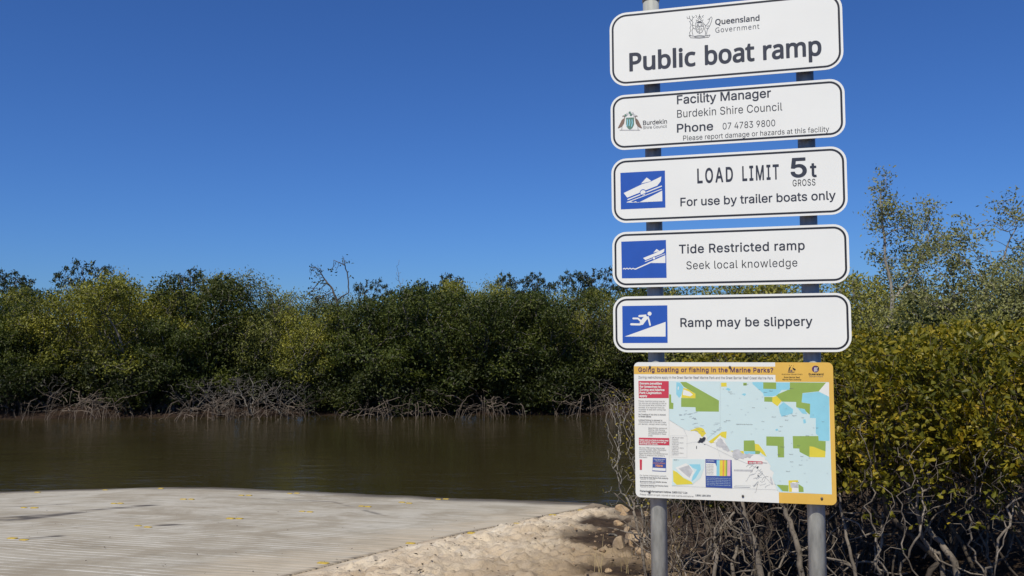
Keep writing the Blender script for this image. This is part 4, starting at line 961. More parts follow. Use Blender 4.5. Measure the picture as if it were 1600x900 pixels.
def load_font(fn):
    try: return D.fonts.load(bpy.utils.system_resource('DATAFILES', path='fonts') + '/' + fn)
    except Exception: return None
FONT = {"sans": load_font("Inter.woff2"), "human": load_font("NotoSansHebrew-Regular.woff2"), None: None}
_tc = {}
def glyph_loops(txt, font, bold, track=1.0, res=4):
    key = (txt, font, bold, track, res)
    if key in _tc: return _tc[key]
    cu = D.curves.new("lettering", 'FONT'); cu.body = txt; cu.space_character = track
    if FONT.get(font): cu.font = FONT[font]
    ob = D.objects.new("lettering", cu); COL.objects.link(ob)
    dg = bpy.context.evaluated_depsgraph_get(); c2 = ob.evaluated_get(dg).to_curve(dg)
    loops = []
    for sp_ in c2.splines:
        bp = sp_.bezier_points; n = len(bp); L = []
        if n == 0:
            L = [(p.co.x, p.co.y) for p in sp_.points]
        for i in range(n):
            a, b = bp[i], bp[(i + 1) % n]
            A, H1, H2, B = (Vector((q.x, q.y, 0)) for q in (a.co, a.handle_right, a.handle_left if False else b.handle_left, b.co))
            ln = (B - A).length
            st = ln < 1e-7 or (abs((H1 - A).cross(B - A).z) < 1e-4 * ln and abs((H2 - A).cross(B - A).z) < 1e-4 * ln)
            L += [(A.x, A.y)] if st else [(q.x, q.y) for q in interpolate_bezier(A, H1, H2, B, res + 1)[:-1]]
        Q = []
        for q in L:
            if not Q or (q[0] - Q[-1][0]) ** 2 + (q[1] - Q[-1][1]) ** 2 > 1e-9: Q.append(q)
        if len(Q) > 2: loops.append(np.array(Q))
    ob.to_curve_clear() if hasattr(ob, "to_curve_clear") else None
    D.objects.remove(ob); D.curves.remove(cu)
    # fill by the non-zero winding rule, so outlines that overlap or cross themselves fill once
    vs, es = [], []
    for l in loops:
        n0 = len(vs); n = len(l); vs += [Vector((float(x), float(y))) for x, y in l]; es += [(n0 + i, n0 + (i + 1) % n) for i in range(n)]
    V, _, Fc, *_r = delaunay_2d_cdt(vs, es, [], 0, 1e-6)
    V = np.array([(p.x, p.y) for p in V]); T = np.array([f for f in Fc if len(f) == 3]); c = V[T].mean(1)
    w = np.zeros(len(c), int)
    for l in loops:
        x0, y0 = l[:, 0][None], l[:, 1][None]; x1, y1 = np.roll(l[:, 0], -1)[None], np.roll(l[:, 1], -1)[None]; X, Y = c[:, :1], c[:, 1:]
        side = (x1 - x0) * (Y - y0) - (X - x0) * (y1 - y0)
        w += ((y0 <= Y) & (y1 > Y) & (side > 0)).sum(1) - ((y0 > Y) & (y1 <= Y) & (side < 0)).sum(1)
    T = T[w != 0]
    a, b, d = V[T[:, 0]], V[T[:, 1]], V[T[:, 2]]; ar = (b[:, 0] - a[:, 0]) * (d[:, 1] - a[:, 1]) - (b[:, 1] - a[:, 1]) * (d[:, 0] - a[:, 0])
    T[ar < 0] = T[ar < 0][:, ::-1]
    _tc[key] = (loops, V, T); return _tc[key]
CAP = {}
def cap_h(font):
    if font not in CAP: CAP[font] = max(l[:, 1].max() for l in glyph_loops("H", font, 0)[0])
    return CAP[font]
def write(fl, txt, u0, v0, u1, cap, mat, d, font="sans", bold=0.0, track=1.0, res=3):
    loops, V, T = glyph_loops(txt, font, 0, track, res)
    x0 = min(l[:, 0].min() for l in loops); x1 = max(l[:, 0].max() for l in loops)
    sx = (u1 - u0) / (x1 - x0); sy = cap / cap_h(font)
    loc = lambda P, dd: [(u0 + (x - x0) * sx - fl.u0, -dd, v0 + y * sy - fl.v0) for x, y in P]
    fl.mb.add(loc(V, d), T.tolist(), fl.mi(mat))
    for q, lp in enumerate(loops if bold else ()):         # heavier weight: a band along each outline
        n = len(lp); e = np.roll(lp, -1, 0) - lp; nr_ = unit(np.stack([-e[:, 1], e[:, 0]], -1)) * bold; t_ = unit(e) * bold * 0.6
        for i in range(n):
            a, b = lp[i] - t_[i], lp[(i + 1) % n] + t_[i]
            fl.mb.add(loc([a - nr_[i], b - nr_[i], b + nr_[i], a + nr_[i]], d + 0.00003 + 0.000015 * ((i * 3 + q) % 7)), [(0, 1, 2, 3)], fl.mi(mat))

KS = 1.0714
def z3(ox, oy): return lambda x, y: S(ox + x / 3.75, oy + y / 3.75)
za, zb, zc, zm = z3(940, 0), z3(940, 220), z3(940, 440), z3(980, 560)
def txt(fl, zf, t, x0, y0, x1, cap, mat, d=0.0005, **kw):
    if fl.mats and not hasattr(fl, "map"): fl.build("lettering", fl.root); fl.mb = MB(); fl.mats = []      # one part per line of lettering
    u0, v0 = zf(x0, y0); u1, _ = zf(x1, y0); _, vt = zf(x0, y0 - cap)
    write(fl, t, u0, v0, u1, vt - v0, mat, d, **kw)
def board(name, u0, u1, v0, v1, r, label, border=True, cat="sign", face="white", group="white boards on the two steel posts"):
    b = Wd((u0 + u1) / 2, v0); root = D.objects.new(name, None); COL.objects.link(root); root.location = b; root.rotation_euler = (0, 0, -TH); tag(root, label, cat, group)
    cu, cv = (u0 + u1) / 2, v0
    ol = rrect(u0, u1, v0, v1, r); n = len(ol); mb = MB()
    V = [(u - cu, 0, v - cv) for u, v in ol] + [(u - cu, TK, v - cv) for u, v in ol]
    mb.add(V, [tuple(range(n))], 0); mb.add(V, [tuple(range(n, 2 * n))[::-1]] + [(i, n + i, n + (i + 1) % n, (i + 1) % n) for i in range(n)], 1)
    put("panel", mb.mesh("panel", [M[face], M["alu"]]), root)
    if border:
        fl = Flat(cu, cv); w = 0.0098; t = 0.0085
        fl.poly(rrect(u0 + w, u1 - w, v0 + w, v1 - w, r - w), M["ink_black"], 0.0004, [rrect(u0 + w + t, u1 - w - t, v0 + w + t, v1 - w - t, r - w - t)[::-1]]); fl.build("border", root)
    for px in (1030, 1276.5):
        u, _ = S(px, 850, GAP + PR); q = MB(); zc_ = (v1 - v0) * 0.5
        for zz in ((zc_,) if v1 - v0 < 0.4 else (0.12, v1 - v0 - 0.12)): q.box(u - cu - 0.05, u - cu + 0.05, TK, GAP + 0.004, zz - 0.02, zz + 0.02)
        put("bracket", q.mesh("bracket", M["alu"]), root)
    fa, fb = Flat(cu, cv), Flat(cu, cv); fa.root = root
    return root, fa, fb
UL, UR = -0.4924 * KS, 0.4429 * KS
# 1 ------------------------------------------------------------------
r1, f1, e1 = board("sign_board", UL, UR, 1.069 * KS, 1.3859 * KS, 0.075, "top and tallest white board, lettered Public boat ramp under a line-drawn coat of arms")
for t, a, b in (("Public", 167, 547), ("boat", 610, 893), ("ramp", 952, 1287)):
    u0, v0 = za(167, 415); _, vt = za(167, 315); u = za(a, 400)[0]; u2 = za(b, 400)[0]
    if f1.mats: f1.build("lettering", r1); f1.mb = MB(); f1.mats = []
    write(f1, t, u, v0, u2, vt - v0, M["ink"], 0.0005, font="human", bold=0.025, res=5)
txt(f1, za, "Queensland", 667, 145, 925, 31, M["ink"], 0.0005, font="human", bold=0.020)
txt(f1, za, "Government", 667, 192, 925, 29, M["ink"], 0.0005, font="human", track=1.12)
f1.build("lettering", r1)
def arms(fl, zf, x0, y0, x1, y1, mat, d, w):
    def q(x, y): return zf(x0 + (x1 - x0) * x, y0 + (y1 - y0) * y)
    def st(pts, k=1.0, closed=False): fl.stroke([q(*p) for p in pts], w * k, mat, d + 0.00003 * (len(fl.mb.f) % 5), closed)
    sh = [(.34, .36), (.66, .36), (.66, .60), (.60, .74), (.5, .80), (.40, .74), (.34, .60)]
    st(sh, 1.1, True); st([(.34, .50), (.66, .50)]); st([(.5, .50), (.5, .78)]); st([(.40, .42), (.46, .40), (.47, .46), (.40, .47), (.40, .42)]); st([(.54, .42), (.62, .40), (.61, .47), (.54, .46)])
    st([(.38, .56), (.44, .54), (.46, .64), (.40, .66), (.38, .56)]); st([(.54, .56), (.60, .60), (.56, .68), (.53, .62)]); st([(.42, .70), (.47, .72)])
    st([(.40, .33), (.36, .22), (.43, .27), (.5, .16), (.57, .27), (.64, .22), (.60, .33)], 1.2, True); st([(.42, .20), (.48, .08), (.52, .08), (.58, .20)]); st([(.5, .14), (.5, .0)], 1.2); st([(.36, .14), (.40, .08), (.34, .04)]); st([(.64, .14), (.60, .08), (.67, .05)]); st([(.44, .30), (.56, .30)], 1.6)
    # stag on one side
    st([(.24, .88), (.20, .70), (.24, .56), (.20, .44), (.24, .34), (.18, .26), (.10, .30), (.14, .36), (.16, .46), (.12, .58), (.16, .66), (.10, .78), (.14, .92)], 1.0)
    st([(.18, .26), (.10, .16), (.02, .18), (.0, .10)]); st([(.10, .16), (.10, .06)]); st([(.20, .26), (.24, .14), (.20, .06)]); st([(.24, .14), (.30, .10)]); st([(.24, .56), (.32, .62)]); st([(.20, .44), (.30, .48)])
    # crane on the other
    st([(.72, .92), (.74, .76), (.70, .62), (.74, .48), (.82, .40), (.88, .30), (.90, .18), (.96, .10), (1.0, .16), (.97, .30), (.92, .44), (.86, .56), (.80, .66), (.78, .80), (.80, .94)], 1.0)
    st([(.90, .18), (.82, .22)]); st([(.74, .48), (.68, .40)]); st([(.78, .50), (.88, .48)]); st([(.76, .58), (.84, .58)])
    st([(.08, .88), (.14, .98), (.5, 1.0), (.86, .96), (.92, .86)], 1.0); st([(.08, .88), (.30, .92), (.5, .88), (.72, .91), (.92, .86)], 1.0); st([(.30, .95), (.70, .94)], 1.4)
arms(e1, za, 500, 84, 648, 224, M["ink"], 0.0004, 0.0021); e1.build("coat_of_arms", r1)
# 2 ------------------------------------------------------------------
r2, f2, e2 = board("sign_board", UL, UR, 0.7947 * KS, 1.0302 * KS, 0.062, "white facility manager board with a council crest and telephone number")
txt(f2, za, "Facility Manager", 443, 610, 993, 50, M["ink"], bold=0.013); txt(f2, za, "Burdekin Shire Council", 443, 690, 1060, 45, M["ink_black"], track=1.02)
txt(f2, za, "Phone", 443, 776, 653, 48, M["ink"], bold=0.013); txt(f2, za, "07 4783 9800", 710, 759, 1018, 38, M["ink_black"]); txt(f2, za, "Please report damage or hazards at this facility", 478, 824, 1335, 29, M["ink_black"])
txt(f2, za, "Burdekin", 243, 733, 383, 25, M["ink_black"], bold=0.009); txt(f2, za, "Shire Council", 243, 757, 383, 17, M["ink_black"])
f2.build("lettering", r2)
def crest(fl):
    q = za
    fl.poly([q(143, 690), q(190, 688), q(190, 730), q(180, 750), q(166, 760), q(152, 750), q(143, 730)], M["map_teal"], 0.001)
    for k in range(3): fl.stroke([q(147 + 14 * k, 742 - 4 * (k == 1)), q(152 + 14 * k, 720), q(150 + 14 * k, 700)], 0.004, M["map_cyan"], 0.0013)
    for k, (a, b) in enumerate(((150, 668), (165, 660), (182, 664), (140, 676), (192, 676), (172, 672))): fl.disc(q(a, b), 0.0055, M["map_teal"] if k % 2 else M["map_grey"], 0.0012 + k * 5e-5, 10)
    for sgn in (-1, 1):
        c = 166; X_ = lambda x: c + sgn * x
        fl.poly([q(X_(30), 700), q(X_(38), 694), q(X_(48), 704), q(X_(60), 728), q(X_(72), 752), q(X_(58), 748), q(X_(44), 738), q(X_(34), 722)], M["map_brown"], 0.0011)
        fl.stroke([q(X_(34), 702), q(X_(30), 688), q(X_(38), 678), q(X_(44), 682)], 0.0035, M["map_brown"], 0.0014); fl.stroke([q(X_(46), 738), q(X_(48), 762)], 0.002, M["ink_grey"], 0.0013)
    fl.stroke([q(105, 762), q(225, 762)], 0.004, M["map_grey"], 0.0009)
crest(e2); e2.build("crest", r2)
# pictogram helpers
def picto(fl, zf, corners, shapes):
    fl.poly([zf(*c) for c in corners], M["blue"], 0.0004)
    for k, (kind, mat, data, *a) in enumerate(shapes):
        d = 0.0005 + k * 0.00006; m = M[mat]
        if kind == "p": fl.poly([zf(*c) for c in data], m, d)
        elif kind == "s": fl.stroke([zf(*c) for c in data], a[0] * 0.000735, m, d)
        elif kind == "d": fl.disc(zf(*data), a[0] * 0.000735, m, d)
# 3 ------------------------------------------------------------------
r3, f3, e3 = board("sign_board", UL, UR, 0.4842 * KS, 0.7577 * KS, 0.066, "white load limit board with a blue square showing a boat on a trailer")
for t, a, b in (("LOAD", 562, 768), ("LIMIT", 826, 1038)):
    if f3.mats: f3.build("lettering", r3); f3.mb = MB(); f3.mats = []
    u0, v0 = zb(562, 247); _, vt = zb(562, 166); write(f3, t, zb(a, 210)[0], v0, zb(b, 210)[0], vt - v0, M["ink"], 0.0005, bold=0.02, track=1.25)
txt(f3, zb, "5", 1113, 213, 1199, 108, M["ink"], bold=0.018); txt(f3, zb, "t", 1225, 211, 1258, 82, M["ink"], bold=0.018); txt(f3, zb, "GROSS", 1120, 267, 1253, 38, M["ink_black"], track=1.1, bold=0.004)
txt(f3, zb, "For use by trailer boats only", 463, 383, 1372, 48, M["ink"], bold=0.012)
f3.build("lettering", r3)
picto(e3, zb, ((113, 402), (374, 391), (371, 174), (110, 188)), (
    ("p", "white", ((150, 362), (165, 352), (185, 360), (200, 354), (212, 362), (228, 357), (355, 292), (356, 354))),
    ("p", "white", ((130, 306), (238, 254), (286, 240), (350, 209), (346, 238), (326, 263), (150, 333))),
    ("p", "white", ((231, 251), (264, 215), (290, 234), (286, 238))),
    ("s", "white", ((152, 345), (353, 265)), 6.5), ("s", "white", ((148, 361), (353, 283)), 4.5), ("d", "blue", (243, 303), 20), ("d", "white", (243, 304), 16), ("s", "blue", ((222, 322), (262, 306)), 4)))
e3.build("pictogram", r3)
# 4 ------------------------------------------------------------------
r4, f4, e4 = board("sign_board", UL, UR, 0.2121 * KS, 0.446 * KS, 0.062, "white tide restricted board with a blue square showing a boat above water")
txt(f4, zb, "Tide Restricted ramp", 455, 660, 1190, 50, M["ink"], bold=0.013, track=1.04); txt(f4, zb, "Seek local knowledge", 497, 753, 1148, 46, M["ink_black"], track=1.04)
f4.build("lettering", r4)
picto(e4, zb, ((119, 806), (381, 803), (377, 581), (115, 591)), (
    ("p", "white", ((268, 716), (374, 670), (374, 716))), ("p", "white", ((243, 687), (310, 660), (368, 632), (366, 650), (350, 662), (257, 699))), ("p", "white", ((303, 656), (322, 634), (340, 646))),
    ("s", "white", ((254, 708), (372, 662)), 4), ("d", "blue", (307, 688), 10), ("d", "white", (307, 688), 7.5), ("s", "white", ((196, 753), (302, 706)), 7),
    ("s", "white", ((125, 752), (133, 747), (140, 752), (149, 746), (157, 752), (166, 746), (175, 752), (184, 747), (192, 751), (200, 751)), 6)))
e4.build("pictogram", r4)
# 5 ------------------------------------------------------------------
r5, f5, e5 = board("sign_board", UL, UR, -0.0586 * KS, 0.1742 * KS, 0.062, "white slippery ramp board with a blue square showing a falling figure")
txt(f5, zc, "Ramp may be slippery", 463, 265, 1235, 50, M["ink"], bold=0.013, track=1.03)
f5.build("lettering", r5)
picto(e5, zc, ((123, 360), (387, 359), (385, 139), (121, 143)), (
    ("p", "white", ((135, 322), (375, 236), (375, 322))), ("d", "white", (281, 188), 12), ("s", "white", ((222, 202), (262, 199)), 13), ("d", "white", (222, 202), 6.5), ("s", "white", ((266, 203), (250, 222), (232, 246)), 25),
    ("s", "white", ((240, 246), (222, 251), (174, 250)), 13), ("d", "white", (174, 250), 6.5), ("s", "white", ((236, 236), (213, 216), (186, 216)), 11), ("d", "white", (186, 216), 5.5), ("s", "white", ((270, 204), (278, 228), (284, 254)), 10), ("d", "white", (284, 254), 5)))
e5.build("pictogram", r5)
# map board -----------------------------------------------------------
mu0, mu1, mv0, mv1 = -0.4085 * KS, 0.3711 * KS, -0.6535 * KS, -0.0996 * KS
rm, fm_, em = board("map_board", mu0, mu1, mv0, mv1, 0.022, "printed marine park map board with a yellow border and coloured zones", False, "map board", "map_white", None)
fm_.map = True
def E(lst): return [zm(*p) for p in lst]
rr = 0.022
def corner(cu, cv, a0): return [(cu + rr * math.cos(rad(a0 - 15 * k)), cv + rr * math.sin(rad(a0 - 15 * k))) for k in range(7)]
uA = zm(868, 80)[0]; vA = zm(868, 137)[1]; uB = zm(1190, 450)[0]; vB = zm(1100, 791)[1]; uC = zm(889, 815)[0]
vB = zm(889, 785)[1]
out_y = [(uA, mv1)] + corner(mu1 - rr, mv1 - rr, 90) + corner(mu1 - rr, mv0 + rr, 0) + [(uC, mv0), (uC, vB), (uB, vB), (uB, vA), (uA, vA)]
em.poly(out_y[::-1], M["yellow"], 0.0003)
vT0, vT1 = zm(40, 46)[1], zm(40, 92)[1]; em.poly([(mu0 + .0004, vT1), (uA, vT1), (uA, vT0), (mu0 + .0004, vT0)], M["yellow"], 0.0003)
seaL = zm(244, 200)[0]
def frac(P, amp, seed, it=3):
    g_ = np.random.default_rng(seed); P = [tuple(p) for p in P]
    for k in range(it):
        Q = []
        for a, b in zip(P[:-1], P[1:]):
            d_ = math.hypot(b[0] - a[0], b[1] - a[1]); n_ = g_.normal(0, amp) * d_; Q += [a, ((a[0] + b[0]) / 2 - (b[1] - a[1]) / max(d_, 1e-9) * n_, (a[1] + b[1]) / 2 + (b[0] - a[0]) / max(d_, 1e-9) * n_)]
        P = Q + [P[-1]]
    return P
sea = [(seaL, vA), (uB, vA), (uB, vB)] + E(frac([(890, 783), (868, 740), (850, 700), (845, 655), (822, 600), (803, 572), (760, 558), (690, 560), (640, 548), (600, 540), (580, 500), (565, 470), (545, 450), (500, 480), (478, 488), (466, 460), (440, 438), (400, 415), (365, 425), (330, 412)], 0.13, 4)) + [(seaL, zm(245, 360)[1])]
em.poly(sea[::-1], M["map_sea"], 0.0004)
lv = [0.0005]
def area(mat, *ps):
    lv[0] += 0.00002
    for p_ in ps: em.poly(E(p_)[::-1], M[mat], lv[0])
area("map_green", [(310, 138), (345, 138), (538, 247), (537, 312), (402, 311), (400, 286), (316, 284), (316, 232), (400, 234), (398, 205), (330, 165)], [(246, 210), (257, 212), (258, 258), (271, 262), (270, 297), (246, 295)], [(680, 143), (701, 143), (700, 159), (680, 159)],
     [(953, 140), (1165, 142), (1122, 193), (1027, 203), (1022, 258), (1072, 266), (1070, 330), (1040, 305), (990, 285), (990, 255), (905, 253), (870, 215), (940, 185), (953, 180)], [(803, 226), (852, 226), (850, 255), (803, 253)],
     [(683, 481), (745, 480), (748, 498), (785, 540), (775, 560), (750, 560), (748, 545), (683, 543)], [(815, 457), (918, 459), (920, 580), (883, 580), (881, 513), (815, 511)], [(970, 455), (1122, 455), (1123, 482), (1163, 485), (1162, 545), (1068, 515), (1068, 578), (1010, 548), (1008, 528), (972, 527)],
     [(875, 740), (945, 743), (945, 780), (912, 778)], [(1003, 735), (1032, 755), (1034, 783), (1005, 783)])
area("map_cyan", [(733, 139), (797, 139), (797, 178), (873, 180), (873, 141), (953, 142), (952, 183), (905, 185), (878, 215), (850, 222), (800, 222), (797, 205), (735, 150)], [(1027, 205), (1122, 195), (1183, 225), (1185, 483), (1122, 482), (1120, 455), (1105, 440), (1105, 350), (1070, 348), (1072, 266), (1022, 256)],
     [(915, 255), (972, 298), (970, 322), (905, 342), (895, 320), (888, 280)], [(995, 288), (1040, 297), (1055, 328), (1025, 322)], [(288, 139), (310, 142), (330, 170), (318, 215), (305, 232), (287, 210)], [(683, 545), (750, 545), (750, 560), (690, 560)], [(875, 742), (912, 778), (906, 781)])
area("map_green", [(797, 140), (873, 141), (873, 180), (797, 178)])
area("map_lemon", [(330, 172), (355, 180), (400, 207), (400, 234), (318, 231), (320, 212)], [(850, 228), (875, 220), (905, 250), (880, 280), (850, 258)], [(550, 142), (582, 142), (583, 165), (550, 166)], frac([(370, 425), (430, 405), (463, 440), (440, 460), (415, 432), (370, 425)], .1, 5)[:-1], [(478, 487), (555, 430), (583, 428), (580, 470), (545, 455), (520, 490), (490, 497)],
     [(605, 541), (683, 543), (683, 560), (640, 560)], [(748, 500), (770, 503), (805, 550), (817, 577), (790, 560), (775, 542), (750, 540)], [(1068, 515), (1090, 517), (1162, 545), (1160, 580), (1068, 578)], [(945, 715), (1000, 713), (1003, 725), (972, 726), (968, 782), (948, 782)])
area("map_white", [(330, 182), (365, 195), (385, 212), (370, 222), (325, 214)], [(965, 724), (1000, 725), (1005, 783), (965, 783)], [(1183, 142), (1165, 142), (1122, 193), (1183, 225)], [(505, 490), (545, 450), (570, 490), (585, 520), (560, 530), (530, 500)], [(299, 162), (303, 170), (300, 186), (295, 180)])
area("map_grey", frac([(538, 470), (548, 466), (575, 500), (600, 540), (585, 545), (555, 522), (520, 500), (538, 470)], .16, 7)[:-1], frac([(615, 548), (690, 562), (740, 565), (700, 580), (650, 592), (620, 575), (615, 548)], .16, 8)[:-1], [(955, 728), (1000, 732), (1003, 760), (958, 758)], [(625, 650), (735, 652), (735, 662), (625, 660)], [(838, 690), (846, 700), (856, 738), (846, 738), (838, 715)])
area("ink", frac([(405, 492), (425, 465), (450, 458), (457, 478), (442, 495), (420, 498), (405, 492)], .14, 6)[:-1], [(405, 512), (409, 514), (408, 532), (404, 528)], [(756, 640), (764, 632), (772, 634), (766, 642), (762, 648)], [(764, 682), (772, 686), (770, 692), (764, 688)], [(447, 500), (458, 503), (456, 508)])
area("map_cyan", [(575, 180), (590, 172), (606, 180), (598, 190)], [(670, 210), (685, 204), (698, 208), (688, 220)], [(1030, 358), (1044, 356), (1048, 378), (1034, 382)], [(868, 415), (882, 412), (884, 422), (872, 424)])
area("map_red", [(66, 132), (243, 133), (243, 232), (68, 232)], [(68, 464), (247, 467), (248, 509), (69, 507)], [(706, 600), (792, 604), (792, 619), (706, 617)])
area("map_sea", [(266, 589), (455, 592), (452, 640), (430, 700), (380, 740), (262, 745)])
area("map_cyan", [(362, 620), (428, 620), (432, 650), (402, 702), (378, 722), (383, 692), (408, 652), (380, 640)])
area("map_lemon", [(268, 655), (290, 665), (330, 700), (375, 722), (385, 736), (290, 741), (270, 722)])
area("map_white", [(283, 640), (345, 614), (375, 635), (395, 665), (372, 715), (330, 695)])
area("map_grey", [(300, 645), (360, 625), (385, 660), (365, 700), (340, 680)])
area("map_navy", [(458, 590), (612, 595), (616, 762), (460, 756)], [(150, 579), (228, 584), (228, 664), (147, 660)])
area("map_white", [(461, 612), (516, 614), (530, 650), (530, 688), (463, 687)], [(149, 640), (226, 644), (225, 660), (148, 656)])
for k, m_ in enumerate(("map_cyan", "map_cyan", "map_lemon", "map_lemon", "map_orange", "map_lemon", "map_green", "map_pink", "map_pink")):
    a = 524 + k * 9; area(m_, [(a, 596), (a + 9, 596), (a + 8, 689), (a - 1, 689)])
area("map_red", [(73, 591), (87, 593), (86, 653), (74, 652)])
def ln(pts, w=0.0007, mat="map_line", closed=False): em.stroke(E(pts), w, M[mat], lv[0] + 0.00003, closed)
ln([(255, 452), (351, 454), (350, 581), (257, 578)], 0.0007, "map_line", True); ln([(244, 135), (246, 590)]); ln([(262, 747), (885, 770)], 0.0006); ln([(545, 140), (545, 405), (470, 470), (440, 500)], 0.0005)
ln([(248, 362), (330, 412), (350, 455)], 0.0006); ln([(345, 500), (405, 488)], 0.0005); ln([(455, 500), (520, 530), (640, 590), (760, 640), (850, 740)], 0.0007); ln([(520, 500), (545, 580)], 0.0005)
ln([(792, 611), (820, 613)], 0.0012, "ink_black"); ln([(625, 752), (720, 755)], 0.0016, "map_line"); ln([(630, 743), (725, 746)], 0.0006)
rg = np.random.default_rng(12)
for k in range(26):      # rivers and creeks on the land
    x, y = rg.uniform(740, 850), rg.uniform(600, 740); P = [(x, y)]
    if x > 800 + (y - 590) * 0.32: continue
    for j in range(4): P.append((P[-1][0] + rg.normal(-9, 5), P[-1][1] + rg.normal(6, 6)))
    ln(P, 0.0008, "map_line" if k % 3 else "ink_grey")
for k in range(16):
    x, y = rg.uniform(380, 540), rg.uniform(375, 440); ln([(x, y), (x + rg.uniform(8, 30), y + rg.normal(0, 3))], 0.0008, "map_line")
for k in range(14):
    x, y = rg.uniform(300, 400), rg.uniform(300, 360); ln([(x, y), (x + rg.uniform(8, 24), y + rg.normal(-3, 3))], 0.0012, "map_line")
for k in range(60):      # tiny reef outlines in the pale sea
    x, y = rg.uniform(560, 1180), rg.uniform(160, 740)
    if y > 450 and x < 860: continue
    a = [(x + rg.uniform(2, 6) * math.cos(t), y + rg.uniform(1, 4) * math.sin(t)) for t in np.linspace(0, 5.2, 6)]; ln(a, 0.0005, "map_line")
em.build("map_print", rm)
dT = 0.0013
def mt(t, x0, y, x1, cap, mat="ink_grey", **kw): txt(fm_, zm, t, x0, y, x1, cap, M[mat], dT, res=2, **kw)
mt("Going boating or fishing in the Marine Parks?", 66, 78, 855, 25, "map_purple", bold=0.016, track=1.08)
mt("Zoning restrictions apply in the Great Barrier Reef Marine Park and the Great Barrier Reef Coast Marine Park", 66, 117, 855, 14)
for t, y, x1 in (("Severe penalties", 152, 203), ("for breaches to", 171, 198), ("Zoning and Marine", 189, 218), ("Park Legislation", 207, 200), ("apply", 225, 117)): mt(t, 73, y, x1, 12, "map_white", bold=0.03)
for t, y, x1 in (("Please read the zoning map for", 253, 222), ("the area you are planning to visit so", 265, 230), ("that you know what activities are", 277, 224), ("allowed. It is important that you", 290, 218), ("remember to obey both zoning map", 302, 226), ("and rules.", 313, 110)): mt(t, 67, y, x1, 8)
mt("No Trawling of any kind is allowed", 67, 331, 225, 8, bold=.01); mt("in Green Zones", 67, 343, 140, 8, bold=.02)
for t, y, x1 in (("Limited fishing is allowed in", 364, 205), ("Yellow Zones with 1 line and 1 hook", 375, 228), ("per person, except when trolling", 387, 230)): mt(t, 67, y, x1, 8, bold=.01 if y < 370 else 0)
for t, y, x1 in (("Spearfishing, commercial", 411, 235), ("fishing, line fishing,", 422, 222), ("fishing, and aquaculture", 433, 232), ("are prohibited in these", 444, 228), ("areas.", 455, 150)): mt(t, 124, y, x1, 8)
for t, y, x1 in (("Make sure you have a zoning map", 481, 241), ("so you know where you can go", 492, 228), ("and what you can do.", 503, 180)): mt(t, 73, y, x1, 8, "map_white", bold=.03)
for t, y, x1 in (("Get your FREE zoning maps at bait", 526, 220), ("and tackle shops, visitor information", 537, 228), ("centres, Marine Parks and", 548, 190), ("Queensland Parks and Wildlife Service", 559, 238), ("offices or wherever this symbol is", 570, 220), ("displayed.", 581, 118)): mt(t, 70, y, x1, 8)
mt("Great Barrier Reef", 156, 594, 222, 7, "map_white"); mt("Marine Park", 166, 603, 212, 6, "map_white"); mt("Zoning Maps", 153, 616, 222, 9, "map_orange"); mt("Here", 168, 635, 208, 15, "map_orange", bold=.02)
mt("For further information contact:", 74, 688, 230, 8); mt("Great Barrier Reef Marine Park Authority", 74, 700, 240, 7, "ink", bold=.01); mt("Townsville: 07 4750 0700", 74, 709, 165, 6); mt("Queensland Parks and Wildlife Service", 75, 723, 232, 7, "ink", bold=.01); mt("Townsville: 07 4722 5211", 75, 732, 165, 6); mt("Queensland Boating and Fisheries Patrol", 76, 745, 240, 7, "ink", bold=.01); mt("Townsville: 07 4772 7311", 76, 754, 165, 6)
mt("Fisheries Enforcement Hotline: 1800 017 116", 75, 781, 352, 10, "ink", bold=.015); mt("Please report oil spill, injured or sick marine animals to:", 75, 800, 390, 9); mt("1300 130 372", 400, 806, 488, 9, "ink", bold=.02)
mt("YOU ARE HERE", 712, 615, 788, 9, "map_white", bold=.03); mt("MAP 1", 273, 598, 300, 7, "ink"); mt("Great Barrier Reef Marine Park", 640, 388, 735, 6); mt("ZONING", 464, 604, 510, 8, "map_white")
for k in range(7): mt("Activities guide", 464, 624 + 9 * k, 505, 5)
for k in range(5): mt("Please note that this guide provides an introduction only", 466, 702 + 10 * k, 606, 5, "map_sea")
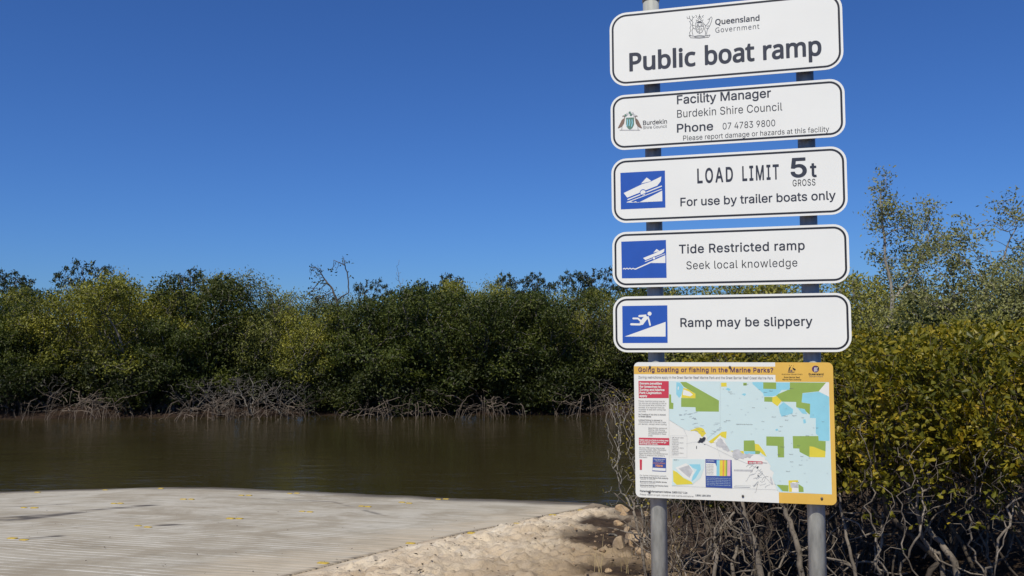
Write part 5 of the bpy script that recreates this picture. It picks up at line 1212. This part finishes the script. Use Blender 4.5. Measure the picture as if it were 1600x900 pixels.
for k in range(11): mt("Legend item" if k % 4 else "Zone", 262, 466 + 10 * k, 300 if k % 3 else 330, 6)
for k in range(46):
    x, y = rg.uniform(560, 1150), rg.uniform(150, 740)
    if y > 450 and x < 880: continue
    mt("Reef", x, y, x + rg.uniform(14, 26), 5)
mt("Australian Government", 905, 96, 1027, 8, "ink_black"); mt("Great Barrier Reef", 918, 114, 1012, 8, "ink_black", bold=.01); mt("Marine Park Authority", 910, 127, 1020, 8, "ink_black", bold=.01); mt("Queensland", 1063, 97, 1150, 11, "ink_black", bold=.015); mt("Government", 1066, 109, 1147, 8)
fm_.build("lettering", rm)
lg = Flat((mu0 + mu1) / 2, mv0)
def L_(pts, m="ink_black", k=0): lg.poly(E(pts)[::-1], M[m], 0.0012 + k * 5e-5)
L_([(944, 74), (946, 60), (952, 50), (955, 44), (958, 52), (953, 62), (951, 72), (950, 78)]); L_([(968, 52), (978, 58), (986, 62), (988, 68), (978, 70), (970, 62)]); L_([(955, 66), (968, 66), (967, 76), (961, 79), (956, 76)], "map_brown", 1); L_([(938, 78), (985, 78), (975, 82), (945, 82)], "map_brown", 2)
for a, b in ((962, 41), (950, 40), (974, 44)): lg.disc(zm(a, b), 0.0013, M["ink_black"], 0.0012)
lg.disc(zm(1103, 62), 0.0142, M["map_purple"], 0.0012, ry=0.0142)
L_([(1106, 44), (1118, 46), (1124, 56), (1122, 68), (1114, 60)], "ink_black", 3)
for k in range(3): lg.stroke(E([(1098 + 7 * k, 78 - k), (1096 + 7 * k, 64), (1100 + 7 * k, 52)]), 0.0022, M["map_white"], 0.0016)
lg.build("emblem", rm)
for x, y in ((133, 50), (601, 50), (130, 782), (678, 806), (1140, 820)):
    u, v = zm(x, y); q = MB(); q.tube([(0, 0.001, 0), (0, -0.004, 0), (0, -0.0055, 0)], [0.0052, 0.0052, 0.003], 12); put("screw", q.mesh("screw", M["screw"], False), rm, (u - (mu0 + mu1) / 2, 0, v - mv0))

# what was not used as an original is removed
for k, o in PROTO.items():
    if k not in used:
        for c in list(o.children): D.objects.remove(c)
        D.objects.remove(o)
